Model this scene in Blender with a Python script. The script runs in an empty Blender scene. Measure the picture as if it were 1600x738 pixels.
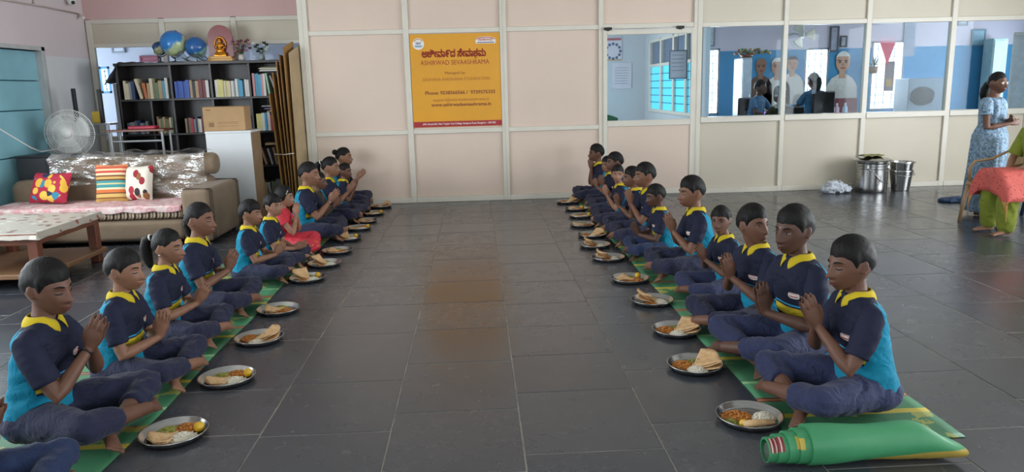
import bpy, math, random
import numpy as np
from mathutils import Vector, Matrix, noise
from mathutils.bvhtree import BVHTree

scene = bpy.context.scene
col = scene.collection
rnd = random.Random(7)
PI = math.pi

# ------------------------------------------------------------------ camera
FPX, CAMH = 1170.0, 1.5
def _cam_axes():
    d = Vector((742 - 800, -(138 - 369), -FPX)).normalized()
    p2 = Vector((742 + 500 - 800, -(138 - 13 - 369), -FPX))
    up = p2.cross(d).normalized()
    if up.y < 0: up = -up
    xr = d.cross(up)
    return Matrix((xr, d, up))
CR = _cam_axes()
cam_d = bpy.data.cameras.new('camera'); cam = bpy.data.objects.new('camera', cam_d); col.objects.link(cam)
cam_d.sensor_width = 36; cam_d.lens = FPX / 1600 * 36; cam_d.clip_end = 200
cam.matrix_world = Matrix.Translation((0, 0, CAMH)) @ CR.to_4x4()
scene.camera = cam
def ray(x, y): return CR @ Vector((x - 800, -(y - 369), -FPX))
def at(x, y, Y):                       # point of the room at depth Y that the photo shows at pixel x, y
    r = ray(x, y); return Vector((0, 0, CAMH)) + r * (Y / r.y)
def fl(x, y, z=0.0):
    r = ray(x, y); return Vector((0, 0, CAMH)) + r * ((z - CAMH) / r.z)

# ------------------------------------------------------------------ sky, daylight, exposure
world = bpy.data.worlds.new('world'); scene.world = world; world.use_nodes = True
_bg = world.node_tree.nodes['Background']; _bg.inputs[0].default_value = (0.80, 0.90, 1.0, 1); _bg.inputs[1].default_value = 3.0
vs = scene.view_settings
vs.view_transform = 'Standard'; vs.look = 'None'; vs.gamma = 1; vs.use_curve_mapping = False; vs.exposure = -0.12
def area(name, loc, rot, sx, sy, power, colr=(1, 1, 1)):
    l = bpy.data.lights.new(name, 'AREA'); l.shape = 'RECTANGLE'; l.size = sx; l.size_y = sy; l.energy = power; l.color = colr
    o = bpy.data.objects.new(name, l); col.objects.link(o); o.location = loc; o.rotation_euler = rot
    return o
HALL_X0, HALL_X1, HALL_Y0, HALL_Z, WALL_Y = -5.17, 8.4, -2.0, 3.4, 10.1
LEFT_OPEN = [(0.6, 3.2), (4.0, 7.4)]            # daylight openings in the side walls (y from, y to)
RIGHT_OPEN = [(-1.2, 1.8), (3.0, 7.6)]
for a, b in LEFT_OPEN:
    area('daylight_left', (HALL_X0 - 0.16, (a + b) / 2, 1.65), (0, -PI / 2, 0), 1.7, b - a, 52 * (b - a), (0.88, 0.95, 1.0))
for a, b in RIGHT_OPEN:
    area('daylight_right', (HALL_X1 + 0.16, (a + b) / 2, 1.55), (0, PI / 2, 0), 2.1, b - a, 88 * (b - a), (0.92, 0.96, 1.0))
area('daylight_rear', (0.8, HALL_Y0 - 0.16, 1.7), (PI / 2, 0, 0), 5.0, 1.8, 45, (1.0, 0.95, 0.88))
scene.cycles.max_bounces = 8; scene.cycles.transparent_max_bounces = 12; scene.cycles.caustics_reflective = False; scene.cycles.caustics_refractive = False
scene.cycles.sample_clamp_indirect = 6.0

# ------------------------------------------------------------------ mesh helpers
def V(*a): return Vector(a)
def lerp(a, b, t): return a + (b - a) * t
def sstep(a, b, x):
    t = min(1, max(0, (x - a) / (b - a))); return t * t * (3 - 2 * t)
class MB:
    def __init__(s): s.v = []; s.f = []; s.m = []; s.cur = 0
    def add(s, vs, fs):
        o = len(s.v); s.v.extend([tuple(p) for p in vs]); s.f.extend([tuple(i + o for i in f) for f in fs]); s.m.extend([s.cur] * len(fs)); return s
    def box(s, x0, x1, y0, y1, z0, z1, M=None):
        vs = [V(x, y, z) for z in (z0, z1) for y in (y0, y1) for x in (x0, x1)]
        if M is not None: vs = [M @ p for p in vs]
        return s.add(vs, [(0, 2, 3, 1), (4, 5, 7, 6), (0, 1, 5, 4), (2, 6, 7, 3), (0, 4, 6, 2), (1, 3, 7, 5)])
    def cbox(s, x0, x1, y0, y1, z0, z1, c=0.004, M=None):      # box with chamfered edges
        c = min(c, (x1 - x0) * .49, (y1 - y0) * .49, (z1 - z0) * .49)
        cx, cy, cz = (x0 + x1) / 2, (y0 + y1) / 2, (z0 + z1) / 2; hx, hy, hz = (x1 - x0) / 2, (y1 - y0) / 2, (z1 - z0) / 2
        vs = []; idx = {}
        for sx in (-1, 1):
            for sy in (-1, 1):
                for sz in (-1, 1):
                    for ax in range(3):
                        p = [hx - c, hy - c, hz - c]; p[ax] += c
                        idx[(sx, sy, sz, ax)] = len(vs)
                        q = V(cx + sx * p[0], cy + sy * p[1], cz + sz * p[2]); vs.append(M @ q if M is not None else q)
        fs = []
        S = (-1, 1)
        for a in S:
            fs.append([idx[(a, b, c_, 0)] for b, c_ in ((-1, -1), (1, -1), (1, 1), (-1, 1))][::a])
            fs.append([idx[(b, a, c_, 1)] for b, c_ in ((-1, -1), (1, -1), (1, 1), (-1, 1))][::-a])
            fs.append([idx[(b, c_, a, 2)] for b, c_ in ((-1, -1), (1, -1), (1, 1), (-1, 1))][::a])
        for a in S:
            for b in S:
                fs.append([idx[(a, b, -1, 0)], idx[(a, b, -1, 1)], idx[(a, b, 1, 1)], idx[(a, b, 1, 0)]][::-a * b])
                fs.append([idx[(a, -1, b, 0)], idx[(a, -1, b, 2)], idx[(a, 1, b, 2)], idx[(a, 1, b, 0)]][::a * b])
                fs.append([idx[(-1, a, b, 1)], idx[(-1, a, b, 2)], idx[(1, a, b, 2)], idx[(1, a, b, 1)]][::-a * b])
                for d in S:
                    fs.append([idx[(a, b, d, 0)], idx[(a, b, d, 1)], idx[(a, b, d, 2)]][::a * b * d])
        return s.add(vs, fs)
    def rings(s, R, close=True, cap=True):          # R: list of rings of points
        n = len(R[0]); vs = [p for r in R for p in r]; fs = []
        for i in range(len(R) - 1):
            for j in range(n if close else n - 1):
                k = (j + 1) % n; fs.append((i * n + j, i * n + k, (i + 1) * n + k, (i + 1) * n + j))
        if cap:
            fs.append(tuple(range(n - 1, -1, -1))); fs.append(tuple((len(R) - 1) * n + j for j in range(n)))
        return s.add(vs, fs)
    def tube(s, P, r, n=10, flat=1.0, ref=None, cap=True, round_ends=False):
        P = [V(*p) for p in P]
        if not hasattr(r, '__len__'): r = [r] * len(P)
        r = list(r)
        if round_ends:
            d0 = (P[0] - P[1]).normalized(); d1 = (P[-1] - P[-2]).normalized()
            P = [P[0] + d0 * r[0] * .85, P[0] + d0 * r[0] * .55] + P + [P[-1] + d1 * r[-1] * .55, P[-1] + d1 * r[-1] * .85]
            r = [r[0] * .45, r[0] * .8] + r + [r[-1] * .8, r[-1] * .45]
        t = [(P[min(i + 1, len(P) - 1)] - P[max(i - 1, 0)]).normalized() for i in range(len(P))]
        u = V(*ref) if ref is not None else (V(0, 0, 1) if abs(t[0].z) < .9 else V(1, 0, 0))
        R = []
        for i, p in enumerate(P):
            u = (u - t[i] * u.dot(t[i])); u = u.normalized() if u.length > 1e-6 else t[i].orthogonal().normalized()
            w = t[i].cross(u)
            R.append([p + (u * math.cos(a) * flat + w * math.sin(a)) * r[i] for a in (2 * PI * j / n for j in range(n))])
        return s.rings(R, cap=cap)
    def lathe(s, prof, n=24, c=(0, 0, 0), M=None, cap=False):
        R = []
        for r, z in prof:
            ring = [V(c[0] + r * math.cos(a), c[1] + r * math.sin(a), c[2] + z) for a in (2 * PI * j / n for j in range(n))]
            R.append([M @ p for p in ring] if M is not None else ring)
        return s.rings(R, cap=cap)
    def ball(s, c, r, n=14, m=9, M=None):
        rx, ry, rz = r if hasattr(r, '__len__') else (r, r, r); c = V(*c); R = []
        for i in range(1, m):
            t = PI * i / m; R.append([V(rx * math.sin(t) * math.cos(a), ry * math.sin(t) * math.sin(a), -rz * math.cos(t)) for a in (2 * PI * j / n for j in range(n))])
        vs = [V(0, 0, -rz)] + [p for q in R for p in q] + [V(0, 0, rz)]
        vs = [c + (M @ p if M is not None else p) for p in vs]; fs = []
        for j in range(n):
            k = (j + 1) % n; fs.append((0, 1 + k, 1 + j))
            for i in range(m - 2): fs.append((1 + i * n + j, 1 + i * n + k, 1 + (i + 1) * n + k, 1 + (i + 1) * n + j))
            b = 1 + (m - 2) * n; fs.append((b + j, b + k, len(vs) - 1))
        return s.add(vs, fs)
    def prism(s, pts, y0, y1, axis='y', M=None):    # pts: outline of (a, b); extruded along an axis
        def mk(a, b, t):
            p = V(a, t, b) if axis == 'y' else (V(t, a, b) if axis == 'x' else V(a, b, t)); return M @ p if M is not None else p
        n = len(pts); vs = [mk(a, b, y0) for a, b in pts] + [mk(a, b, y1) for a, b in pts]
        fs = [tuple(range(n)), tuple(range(2 * n - 1, n - 1, -1))] + [(j, j + n, (j + 1) % n + n, (j + 1) % n) for j in range(n)]
        return s.add(vs, fs)
    def grid(s, fn, nu, nv, thick=0.0):             # fn(u, v) -> point; closed to a sheet of some thickness
        P = [[V(*fn(i / nu, j / nv)) for j in range(nv + 1)] for i in range(nu + 1)]
        vs = [p for r in P for p in r]; fs = []; w = nv + 1
        for i in range(nu):
            for j in range(nv): fs.append((i * w + j, (i + 1) * w + j, (i + 1) * w + j + 1, i * w + j + 1))
        if thick:
            N = []
            for i in range(nu + 1):
                for j in range(nv + 1):
                    a = P[min(i + 1, nu)][j] - P[max(i - 1, 0)][j]; b = P[i][min(j + 1, nv)] - P[i][max(j - 1, 0)]
                    c = a.cross(b); N.append(c.normalized() if c.length > 1e-12 else V(0, 0, 1))
            o = len(vs); vs = vs + [p - N[k] * thick for k, p in enumerate(vs)]
            fs = fs + [tuple(k + o for k in f[::-1]) for f in fs]
            edge = [(i, 0) for i in range(nu + 1)] + [(nu, j) for j in range(1, nv + 1)] + [(i, nv) for i in range(nu - 1, -1, -1)] + [(0, j) for j in range(nv - 1, 0, -1)]
            e = [i * w + j for i, j in edge]
            for k in range(len(e)):
                a, b = e[k], e[(k + 1) % len(e)]; fs.append((b, a, a + o, b + o))
        return s.add(vs, fs)
    def mesh(s, name, smooth=False):
        me = bpy.data.meshes.new(name); me.from_pydata(s.v, [], s.f)
        if any(s.m): me.polygons.foreach_set('material_index', s.m)
        if smooth: me.polygons.foreach_set('use_smooth', [True] * len(s.f))
        me.update(); return me
    def build(s, name, mat, parent=None, smooth=False, loc=None, fix=False, auto=None):
        me = s.mesh(name, smooth)
        if fix:
            import bmesh
            b = bmesh.new(); b.from_mesh(me); bmesh.ops.recalc_face_normals(b, faces=b.faces); b.to_mesh(me); b.free()
        if auto: me.set_sharp_from_angle(angle=math.radians(auto))
        return obj(name, me, mat, parent, loc)
def obj(name, me, mat, parent=None, loc=None):
    o = bpy.data.objects.new(name, me); col.objects.link(o)
    if mat is not None and not len(me.materials):
        for m in (mat if isinstance(mat, (list, tuple)) else [mat]): me.materials.append(m)
    if parent is not None: o.parent = parent
    if loc is not None: o.location = loc
    return o
def tag(o, label=None, cat=None, group=None, kind=None):
    if label: o['label'] = label
    if cat: o['category'] = cat
    if group: o['group'] = group
    if kind: o['kind'] = kind
    return o
def empty(name, loc=(0, 0, 0), rz=0.0, sc=1.0, label=None, cat=None, group=None):
    o = bpy.data.objects.new(name, None); col.objects.link(o); o.location = loc; o.rotation_euler = (0, 0, rz); o.scale = (sc, sc, sc)
    o.empty_display_size = .05
    return tag(o, label, cat, group)
def copy_tree(o, parent=None):
    c = o.copy(); col.objects.link(c); c.parent = parent
    for ch in list(o.children): copy_tree(ch, c)
    return c
def struct(name, mb, mat, parent=None, **k):
    o = mb.build(name, mat, parent, **k)
    if parent is None: o['kind'] = 'structure'
    return o
def text(name, body, size, mat, parent, loc, rot=(PI / 2, 0, 0), align='CENTER', width=None, bold=0.0, ext=0.0005, outline=0.0):
    c = bpy.data.curves.new(name, 'FONT'); c.body = body; c.size = size; c.align_x = align; c.align_y = 'CENTER'; c.extrude = ext; c.offset = bold
    c.resolution_u = 3; c.materials.append(mat)
    if outline: c.fill_mode = 'NONE'; c.extrude = 0; c.bevel_depth = outline; c.bevel_resolution = 0
    t = bpy.data.objects.new(name, c); col.objects.link(t)
    if width:
        bpy.context.view_layer.update(); w = t.dimensions.x
        if w > 1e-6: t.scale = (width / w, 1, 1)
    bpy.context.view_layer.update()
    dg = bpy.context.evaluated_depsgraph_get(); me = bpy.data.meshes.new_from_object(t.evaluated_get(dg)); sx = t.scale.x
    bpy.data.objects.remove(t)
    o = obj(name, me, mat, parent, loc); o.rotation_euler = rot; o.scale = (sx, 1, 1)
    return o

# ------------------------------------------------------------------ materials
def lin(c):
    if isinstance(c, str): c = [int(c[i:i + 2], 16) / 255 for i in (0, 2, 4)]
    return [x / 12.92 if x <= .04045 else ((x + .055) / 1.055) ** 2.4 for x in c] + [1.0]
class NT:
    def __init__(s, name):
        s.m = bpy.data.materials.new(name); s.m.use_nodes = True; s.t = s.m.node_tree; s.b = s.t.nodes['Principled BSDF']; s.out = s.t.nodes['Material Output']
    def n(s, typ, **kw):
        x = s.t.nodes.new('ShaderNode' + typ)
        for k, v in kw.items(): setattr(x, k, v)
        return x
    def set(s, sock, val):
        if hasattr(val, 'is_output') or hasattr(val, 'links'): s.t.links.new(val, sock)
        else: sock.default_value = val
    def math(s, op, a, b=None, c=None):
        x = s.n('Math', operation=op); s.set(x.inputs[0], a)
        if b is not None: s.set(x.inputs[1], b)
        if c is not None: s.set(x.inputs[2], c)
        return x.outputs[0]
    def mix(s, fac, a, b, blend='MIX'):
        x = s.n('Mix', data_type='RGBA', blend_type=blend); s.set(x.inputs[0], fac); s.set(x.inputs[6], a); s.set(x.inputs[7], b); return x.outputs[2]
    def coord(s, kind='Object'): return s.n('TexCoord').outputs[kind]
    def mapping(s, vec, scale=(1, 1, 1), loc=(0, 0, 0)):
        x = s.n('Mapping'); s.set(x.inputs[0], vec); x.inputs[3].default_value = scale; x.inputs[1].default_value = loc; return x.outputs[0]
    def noise(s, vec, scale=10, detail=3, rough=.55, out=0):
        x = s.n('TexNoise'); s.set(x.inputs['Vector'], vec); x.inputs['Scale'].default_value = scale; x.inputs['Detail'].default_value = detail; x.inputs['Roughness'].default_value = rough; return x.outputs[out]
    def vor(s, vec, scale=10, out='Distance'):
        x = s.n('TexVoronoi'); s.set(x.inputs['Vector'], vec); x.inputs['Scale'].default_value = scale; return x.outputs[out]
    def ramp(s, fac, stops, interp='LINEAR'):
        x = s.n('ValToRGB'); s.set(x.inputs[0], fac); r = x.color_ramp; r.interpolation = interp
        while len(r.elements) < len(stops): r.elements.new(.5)
        for e, (p, c) in zip(r.elements, stops): e.position = p; e.color = lin(c) if isinstance(c, str) else c
        return x.outputs[0]
    def xyz(s, vec):
        x = s.n('SeparateXYZ'); s.set(x.inputs[0], vec); return x.outputs
    def bump(s, h, strength=.3, dist=.01):
        x = s.n('Bump'); s.set(x.inputs['Height'], h); x.inputs['Strength'].default_value = strength; x.inputs['Distance'].default_value = dist; s.t.links.new(x.outputs[0], s.b.inputs['Normal'])
    def fin(s, colr=None, rough=None, metal=None, spec=None):
        if colr is not None: s.set(s.b.inputs['Base Color'], colr)
        if rough is not None: s.set(s.b.inputs['Roughness'], rough)
        if metal is not None: s.b.inputs['Metallic'].default_value = metal
        if spec is not None: s.b.inputs['Specular IOR Level'].default_value = spec
        return s.m
_mats = {}
def plain(c, rough=.6, metal=0.0, var=.12, scale=8, bump=0.0, bscale=60, spec=.5, name=None):
    key = (c if isinstance(c, str) else tuple(c), rough, metal, var, scale, bump, bscale, spec)
    if key in _mats: return _mats[key]
    t = NT(name or 'surface_' + (c if isinstance(c, str) else 'x')); v = t.coord()
    base = lin(c); f = t.noise(v, scale, 4)
    lo = [x * (1 - var) for x in base[:3]] + [1]; hi = [min(1, x * (1 + var)) for x in base[:3]] + [1]
    cc = t.ramp(f, [(.3, lo), (.7, hi)])
    if bump: t.bump(t.noise(v, bscale, 4), bump, .004)
    _mats[key] = t.fin(cc, rough, metal, spec); return _mats[key]
def glass_mat(name, tint='f4fbff', refl=1.0, rough=.02):
    t = NT(name); tr = t.n('BsdfTransparent'); tr.inputs[0].default_value = lin(tint); gl = t.n('BsdfGlossy'); gl.inputs['Roughness'].default_value = rough
    fr = t.n('Fresnel'); fr.inputs[0].default_value = 1.45; f = t.math('MULTIPLY', fr.outputs[0], refl)
    mx = t.n('MixShader'); t.set(mx.inputs[0], f); t.set(mx.inputs[1], tr.outputs[0]); t.set(mx.inputs[2], gl.outputs[0]); t.t.links.new(mx.outputs[0], t.out.inputs[0]); return t.m
# ------------------------------------------------------------------ people: shapes
def head_base(U, W):
    """front = +x, up = +z; U azimuth, W polar angle, numpy arrays -> x, y, z"""
    dx = np.sin(W) * np.cos(U); dy = np.sin(W) * np.sin(U); dz = np.cos(W); c = np.cos(U)
    x = .092 * dx; y = .0715 * dy; z = .106 * dz
    def ss(a, b, v):
        t = np.clip((v - a) / (b - a), 0, 1); return t * t * (3 - 2 * t)
    t = ss(-.005, -.095, z) if False else ss(0, 1, (-.005 - z) / .09)
    y = y * (1 - .27 * t)
    x = np.where(x < 0, x * (1 - .55 * t) * np.where(z > 0, 1.05, 1.05), x)
    x = x + .034 * t * np.clip(c, 0, 1) - .012 * t * np.clip(-c, 0, 1)
    front = ss(.02, .06, x)
    # nose
    s = np.clip((.018 - z) / .052, 0, 1); h = np.where(z > -.034, .003 + .027 * s ** 1.3, .030 * np.clip((z + .046) / .012, 0, 1)); h = np.where(z > .018, .003 * np.exp(-((z - .018) / .012) ** 2), h)
    x = x + front * h * np.exp(-(y / (.0085 + .0075 * s)) ** 2)
    # eye sockets, brow, cheeks, lips, chin
    x = x - front * .0105 * np.exp(-((np.abs(y) - .029) / .015) ** 2 - ((z - .006) / .011) ** 2)
    x = x + front * .004 * np.exp(-((np.abs(y) - .028) / .022) ** 2 - ((z - .024) / .008) ** 2)
    x = x + front * .004 * np.exp(-((np.abs(y) - .036) / .018) ** 2 - ((z + .025) / .020) ** 2)
    x = x + front * .0095 * np.exp(-(y / .021) ** 2) * (np.exp(-((z + .0575) / .0052) ** 2) + np.exp(-((z + .0705) / .0055) ** 2))
    x = x - front * .004 * np.exp(-(y / .02) ** 2 - ((z + .0645) / .0032) ** 2)
    x = x - front * .004 * np.exp(-(y / .022) ** 2 - ((z + .081) / .006) ** 2)
    x = x + front * .005 * np.exp(-(y / .02) ** 2 - ((z + .095) / .010) ** 2)
    # eyelid bulge
    x = x + front * .0045 * np.exp(-((np.abs(y) - .030) / .011) ** 2 - ((z - .003) / .0065) ** 2)
    return x, y, z
def head_grid(n=80, m=60):
    u = np.linspace(-PI, PI, n, endpoint=False); U = u - .45 * np.sin(u) ; W = np.linspace(0, PI, m + 1)[1:-1]
    UU, WW = np.meshgrid(U, W); return UU, WW
def grid_faces(n, m):
    fs = []
    for i in range(m - 2):
        for j in range(n):
            k = (j + 1) % n; fs.append((i * n + j, (i + 1) * n + j, (i + 1) * n + k, i * n + k))
    return fs
_UU, _WW = head_grid(); _HX, _HY, _HZ = head_base(_UU, _WW)
_hn, _hm = 80, 60
_hv = np.stack([_HX.ravel(), _HY.ravel(), _HZ.ravel()], 1)
_hf = grid_faces(_hn, _hm)
_top = len(_hv); _hv_all = np.vstack([_hv, [[0, 0, .106]], [[.012, 0, -.106]]])
_hf_all = _hf + [(_top, j, (j + 1) % _hn) for j in range(_hn)] + [(_top + 1, (_hm - 2) * _hn + (j + 1) % _hn, (_hm - 2) * _hn + j) for j in range(_hn)]
HEAD_BVH = BVHTree.FromPolygons([Vector(p) for p in _hv_all], _hf_all)
def face_pt(y, z):
    h = HEAD_BVH.ray_cast(Vector((.4, y, z)), Vector((-1, 0, 0))); return h[0]
def hair_cap(style, seed=0):
    """a shell of hair that follows the skull and dips under the skin at the hairline"""
    A = [0, .55, .85, 1.1, 1.3, 1.5, 1.85, 2.3, PI]
    Z = {'short': [.044, .043, .037, .024, -.012, .016, -.008, -.042, -.058],
         'fringe': [.034, .036, .040, .024, -.010, .014, -.012, -.050, -.064],
         'tied': [.052, .048, .040, .022, .006, .018, -.008, -.042, -.062],
         'bob': [.044, .046, .040, .016, -.030, -.040, -.060, -.075, -.085]}[style]
    thk = {'short': .0095, 'fringe': .011, 'tied': .0065, 'bob': .013}[style]
    az = np.abs(_UU); zl = np.interp(az, A, Z); h = _HZ - zl
    wob = np.array([noise.noise(Vector((a * 3.1 + seed * 7, b * 5, seed))) for a, b in zip(_UU.ravel(), _WW.ravel())]).reshape(h.shape)
    h = h + wob * .006
    t = np.clip((h + .004) / .045, 0, 1) ** .8
    top = np.clip(_HZ / .1, 0, 1)
    off = -.0045 + (thk * (1 + .9 * top) + .0045) * t
    fine = np.array([noise.noise(Vector((a * 26, b * 6 + seed, seed * 3))) for a, b in zip(_UU.ravel(), _WW.ravel())]).reshape(h.shape)
    off = off + fine * .0022 * t
    P = np.stack([_HX, _HY, _HZ], 2); d = P / np.linalg.norm(P, axis=2, keepdims=True); Q = P + d * off[..., None]
    mb = MB(); vs = [tuple(p) for p in Q.reshape(-1, 3)]; vs.append((0, 0, .106 + thk * 1.9)); o = off.ravel()
    fs = [f for f in _hf if max(o[i] for i in f) > -.004] + [(len(vs) - 1, j, (j + 1) % _hn) for j in range(_hn)]
    used = sorted({i for f in fs for i in f}); mp = {a: b for b, a in enumerate(used)}
    mb.add([vs[i] for i in used], [tuple(mp[i] for i in f) for f in fs]); return mb
def ik(a, b, l1, l2, pole):
    d = b - a; L = min(d.length, (l1 + l2) * .995); dn = d.normalized(); x = (l1 * l1 - l2 * l2 + L * L) / (2 * L); h = math.sqrt(max(0, l1 * l1 - x * x))
    p = (pole - dn * pole.dot(dn)).normalized(); return a + dn * x + p * h, a + dn * L
def hand(mb, base, d, w, n, k=1.0, curl=.0, fan=.09, thumb_in=.45):
    """base wrist, d finger direction, w from thumb side to little finger, n palm normal"""
    def pt(a, b, c): return base + d * (a * k) + w * (b * k) + n * (c * k)
    # palm
    R = []
    for a, hw, th, sh in ((-.012, .019, .015, 0), (.008, .023, .0145, 0), (.030, .031, .014, -.001), (.055, .034, .0125, 0), (.072, .033, .0105, 0), (.080, .028, .008, 0)):
        R.append([pt(a, sh + hw * math.cos(q), th * math.sin(q)) for q in (2 * PI * j / 12 for j in range(12))])
    mb.rings(R)
    for i, (off, L, r) in enumerate(((-.0255, .066, .0076), (-.0085, .074, .0080), (.0085, .069, .0076), (.0245, .053, .0067))):
        fa = (off / .0255) * fan; P = []
        for q in range(5):
            t = q / 4; a = .066 + L * t * math.cos(fa); b = off + L * t * math.sin(fa); P.append(pt(a, b, .004 * math.sin(PI * t) * -1 + curl * t * t * L + (.0015 if i % 2 else 0)))
        mb.tube([p for p in P], [r * k * q for q in (1.08, 1.0, 1.05, .92, .72)], 8, round_ends=True)
    P = [pt(.012, -.018, .004), pt(.030, -.034, .008), pt(.052, -.034 - .018 * thumb_in, .010), pt(.074, -.033 - .022 * thumb_in, .011)]
    mb.tube(P, [.0125 * k, .0105 * k, .009 * k, .0070 * k], 8, round_ends=True)
def foot(mb, ankle, d, up, k=1.0, toes=True):
    d = d.normalized(); up = (up - d * up.dot(d)).normalized(); w = d.cross(up)
    R = []
    for a, hw, hu, dz in ((-.048, .012, .014, -.030), (-.040, .024, .026, -.026), (-.012, .029, .034, -.018), (.025, .029, .029, -.022), (.065, .033, .021, -.031), (.100, .037, .016, -.036), (.122, .035, .012, -.039), (.130, .028, .008, -.040)):
        c = ankle + (d * a + up * dz) * k
        R.append([c + (w * hw * math.cos(q) + up * hu * math.sin(q)) * k for q in (2 * PI * j / 12 for j in range(12))])
    mb.rings(R)
    if toes:
        for i, (b, r, L) in enumerate(((-.026, .0115, .034), (-.008, .0085, .030), (.006, .008, .027), (.019, .0078, .022), (.030, .0078, .017))):
            p0 = ankle + (d * .112 + w * b + up * -.040) * k; p1 = ankle + (d * (.124 + L * .65) + w * b * 1.05 + up * -.043) * k
            mb.tube([p0, lerp(p0, p1, .5), p1], [r * k * .9, r * k * .85, r * k], 8, round_ends=True)
def fuse(mb, voxel, smooth=3, fac=.5, keep=1.0):
    me = mb.mesh('tmp'); o = bpy.data.objects.new('tmp', me); col.objects.link(o)
    m = o.modifiers.new('r', 'REMESH'); m.mode = 'VOXEL'; m.voxel_size = voxel; m.use_smooth_shade = True
    if smooth: q = o.modifiers.new('s', 'SMOOTH'); q.factor = fac; q.iterations = smooth
    if keep < 1: q = o.modifiers.new('d', 'DECIMATE'); q.ratio = keep
    bpy.context.view_layer.update(); dg = bpy.context.evaluated_depsgraph_get()
    r = bpy.data.meshes.new_from_object(o.evaluated_get(dg)); bpy.data.objects.remove(o); bpy.data.meshes.remove(me)
    r.polygons.foreach_set('use_smooth', [True] * len(r.polygons)); return r
def vget(me):
    a = np.empty(len(me.vertices) * 3, dtype=np.float32); me.vertices.foreach_get('co', a); return a.reshape(-1, 3).astype(float)
def vset(me, a): me.vertices.foreach_set('co', a.astype(np.float32).ravel()); me.update()
def crumple(me, amp, fn):
    a = vget(me); nn = np.empty(len(a) * 3, dtype=np.float32); me.vertex_normals.foreach_get('vector', nn); nn = nn.reshape(-1, 3)
    d = np.array([fn(p) for p in a]); vset(me, a + nn * d[:, None] * amp)
def fold_noise(seed, sc=(14, 14, 30)):
    o = Vector((seed * 3.7, seed * 1.3, seed * 9.1)); s = Vector(sc)
    def f(p):
        q = Vector((p[0] * s.x, p[1] * s.y, p[2] * s.z)) + o
        w = noise.noise(q * .45 + o); q = q + Vector((w, -w, w)) * 1.6
        a = noise.noise(q); return (1 - 3.2 * abs(a)) * .7 + noise.noise(q * 2.1) * .3
    return f

# ------------------------------------------------------------------ people: materials
def skin_mat(c, i):
    t = NT('skin_%d' % i); v = t.coord(); base = lin(c)
    f = t.noise(v, 26, 4); a = t.ramp(f, [(.3, [x * .88 for x in base[:3]] + [1]), (.7, [min(1, x * 1.1) for x in base[:3]] + [1])])
    at_ = t.n('Attribute', attribute_name='lip'); lipc = [base[0] * .80, base[1] * .52, base[2] * .58, 1]
    c2 = t.mix(t.math('MULTIPLY', at_.outputs['Fac'], .8), a, lipc)
    t.bump(t.noise(v, 240, 2), .12, .002); t.b.inputs['Subsurface Weight'].default_value = .03; t.b.inputs['Subsurface Radius'].default_value = (.02, .008, .004); t.b.inputs['Subsurface Scale'].default_value = .3
    return t.fin(c2, .52, spec=.35)
SKIN = [skin_mat(c, i) for i, c in enumerate(('775340', '855f4a', '664637', '936c57', '573c30', '6d4b3b'))]
def hair_mat(name, c='17130f'):
    t = NT(name); v = t.coord(); m = t.mapping(v, (60, 60, 14)); f = t.noise(m, 4, 4); t.bump(f, .45, .004)
    return t.fin(t.ramp(f, [(.3, '060505'), (.75, c)]), .6, spec=.25)
HAIR = hair_mat('black_hair', '13100e')
def cloth(c, name, rough=.85, fold=.35, weave=900, var=.08):
    t = NT(name); v = t.coord(); base = lin(c); f = t.noise(v, 9, 3)
    cc = t.ramp(f, [(.3, [x * (1 - var) for x in base[:3]] + [1]), (.7, [min(1, x * (1 + var)) for x in base[:3]] + [1])])
    w_ = t.n('TexNoise'); t.set(w_.inputs['Vector'], t.mapping(v, (1.2, .7, 1.8))); w_.inputs['Scale'].default_value = 11; w_.inputs['Detail'].default_value = 3; w_.inputs['Distortion'].default_value = 1.2; rdg = t.math('ABSOLUTE', t.math('SUBTRACT', w_.outputs[0], .5)); h = t.math('ADD', t.math('ADD', t.math('MULTIPLY', rdg, -2.2), t.math('MULTIPLY', t.noise(v, 20, 2), .5)), t.math('MULTIPLY', t.noise(v, weave, 1), .04)); t.bump(h, fold * .75, .025)
    t.b.inputs['Sheen Weight'].default_value = .08; return t.fin(cc, rough, spec=.25)
def polo_mat():
    t = NT('polo_knit'); v = t.coord(); x, y, z = t.xyz(v)
    navy, cyan, yel, sky = lin('1d2136'), lin('1184a4'), lin('c3ad28'), lin('3aa4d2')
    zz = t.math('ADD', z, t.math('MULTIPLY', t.math('SUBTRACT', t.noise(v, 7, 2), .5), .012))
    def band(lo, hi): return t.math('MULTIPLY', t.math('GREATER_THAN', zz, lo), t.math('LESS_THAN', zz, hi))
    c = t.mix(t.math('GREATER_THAN', zz, .222), cyan, navy)
    c = t.mix(band(.232, .272), c, yel); c = t.mix(band(.281, .288), c, sky); c = t.mix(band(.212, .222), c, lin('0b6f94'))
    back = t.math('LESS_THAN', x, t.math('MINIMUM', .035, t.math('ADD', -.008, t.math('MULTIPLY', t.math('SUBTRACT', .42, z), .32))))
    c = t.mix(back, c, cyan)
    f = t.noise(v, 12, 3); c = t.mix(.35, c, t.mix(1.0, c, t.ramp(f, [(.3, '9a9a9a'), (.7, 'ffffff')]), 'MULTIPLY'))
    w_ = t.n('TexNoise'); t.set(w_.inputs['Vector'], t.mapping(v, (1, 1, 1.3))); w_.inputs['Scale'].default_value = 10; w_.inputs['Detail'].default_value = 3; w_.inputs['Distortion'].default_value = 1.4; rdg = t.math('ABSOLUTE', t.math('SUBTRACT', w_.outputs[0], .5)); h = t.math('ADD', t.math('ADD', t.math('MULTIPLY', rdg, -2.2), t.math('MULTIPLY', t.noise(v, 18, 2), .5)), t.math('MULTIPLY', t.noise(v, 800, 1), .04)); t.bump(h, .34, .025)
    return t.fin(c, .8, spec=.25)
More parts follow.
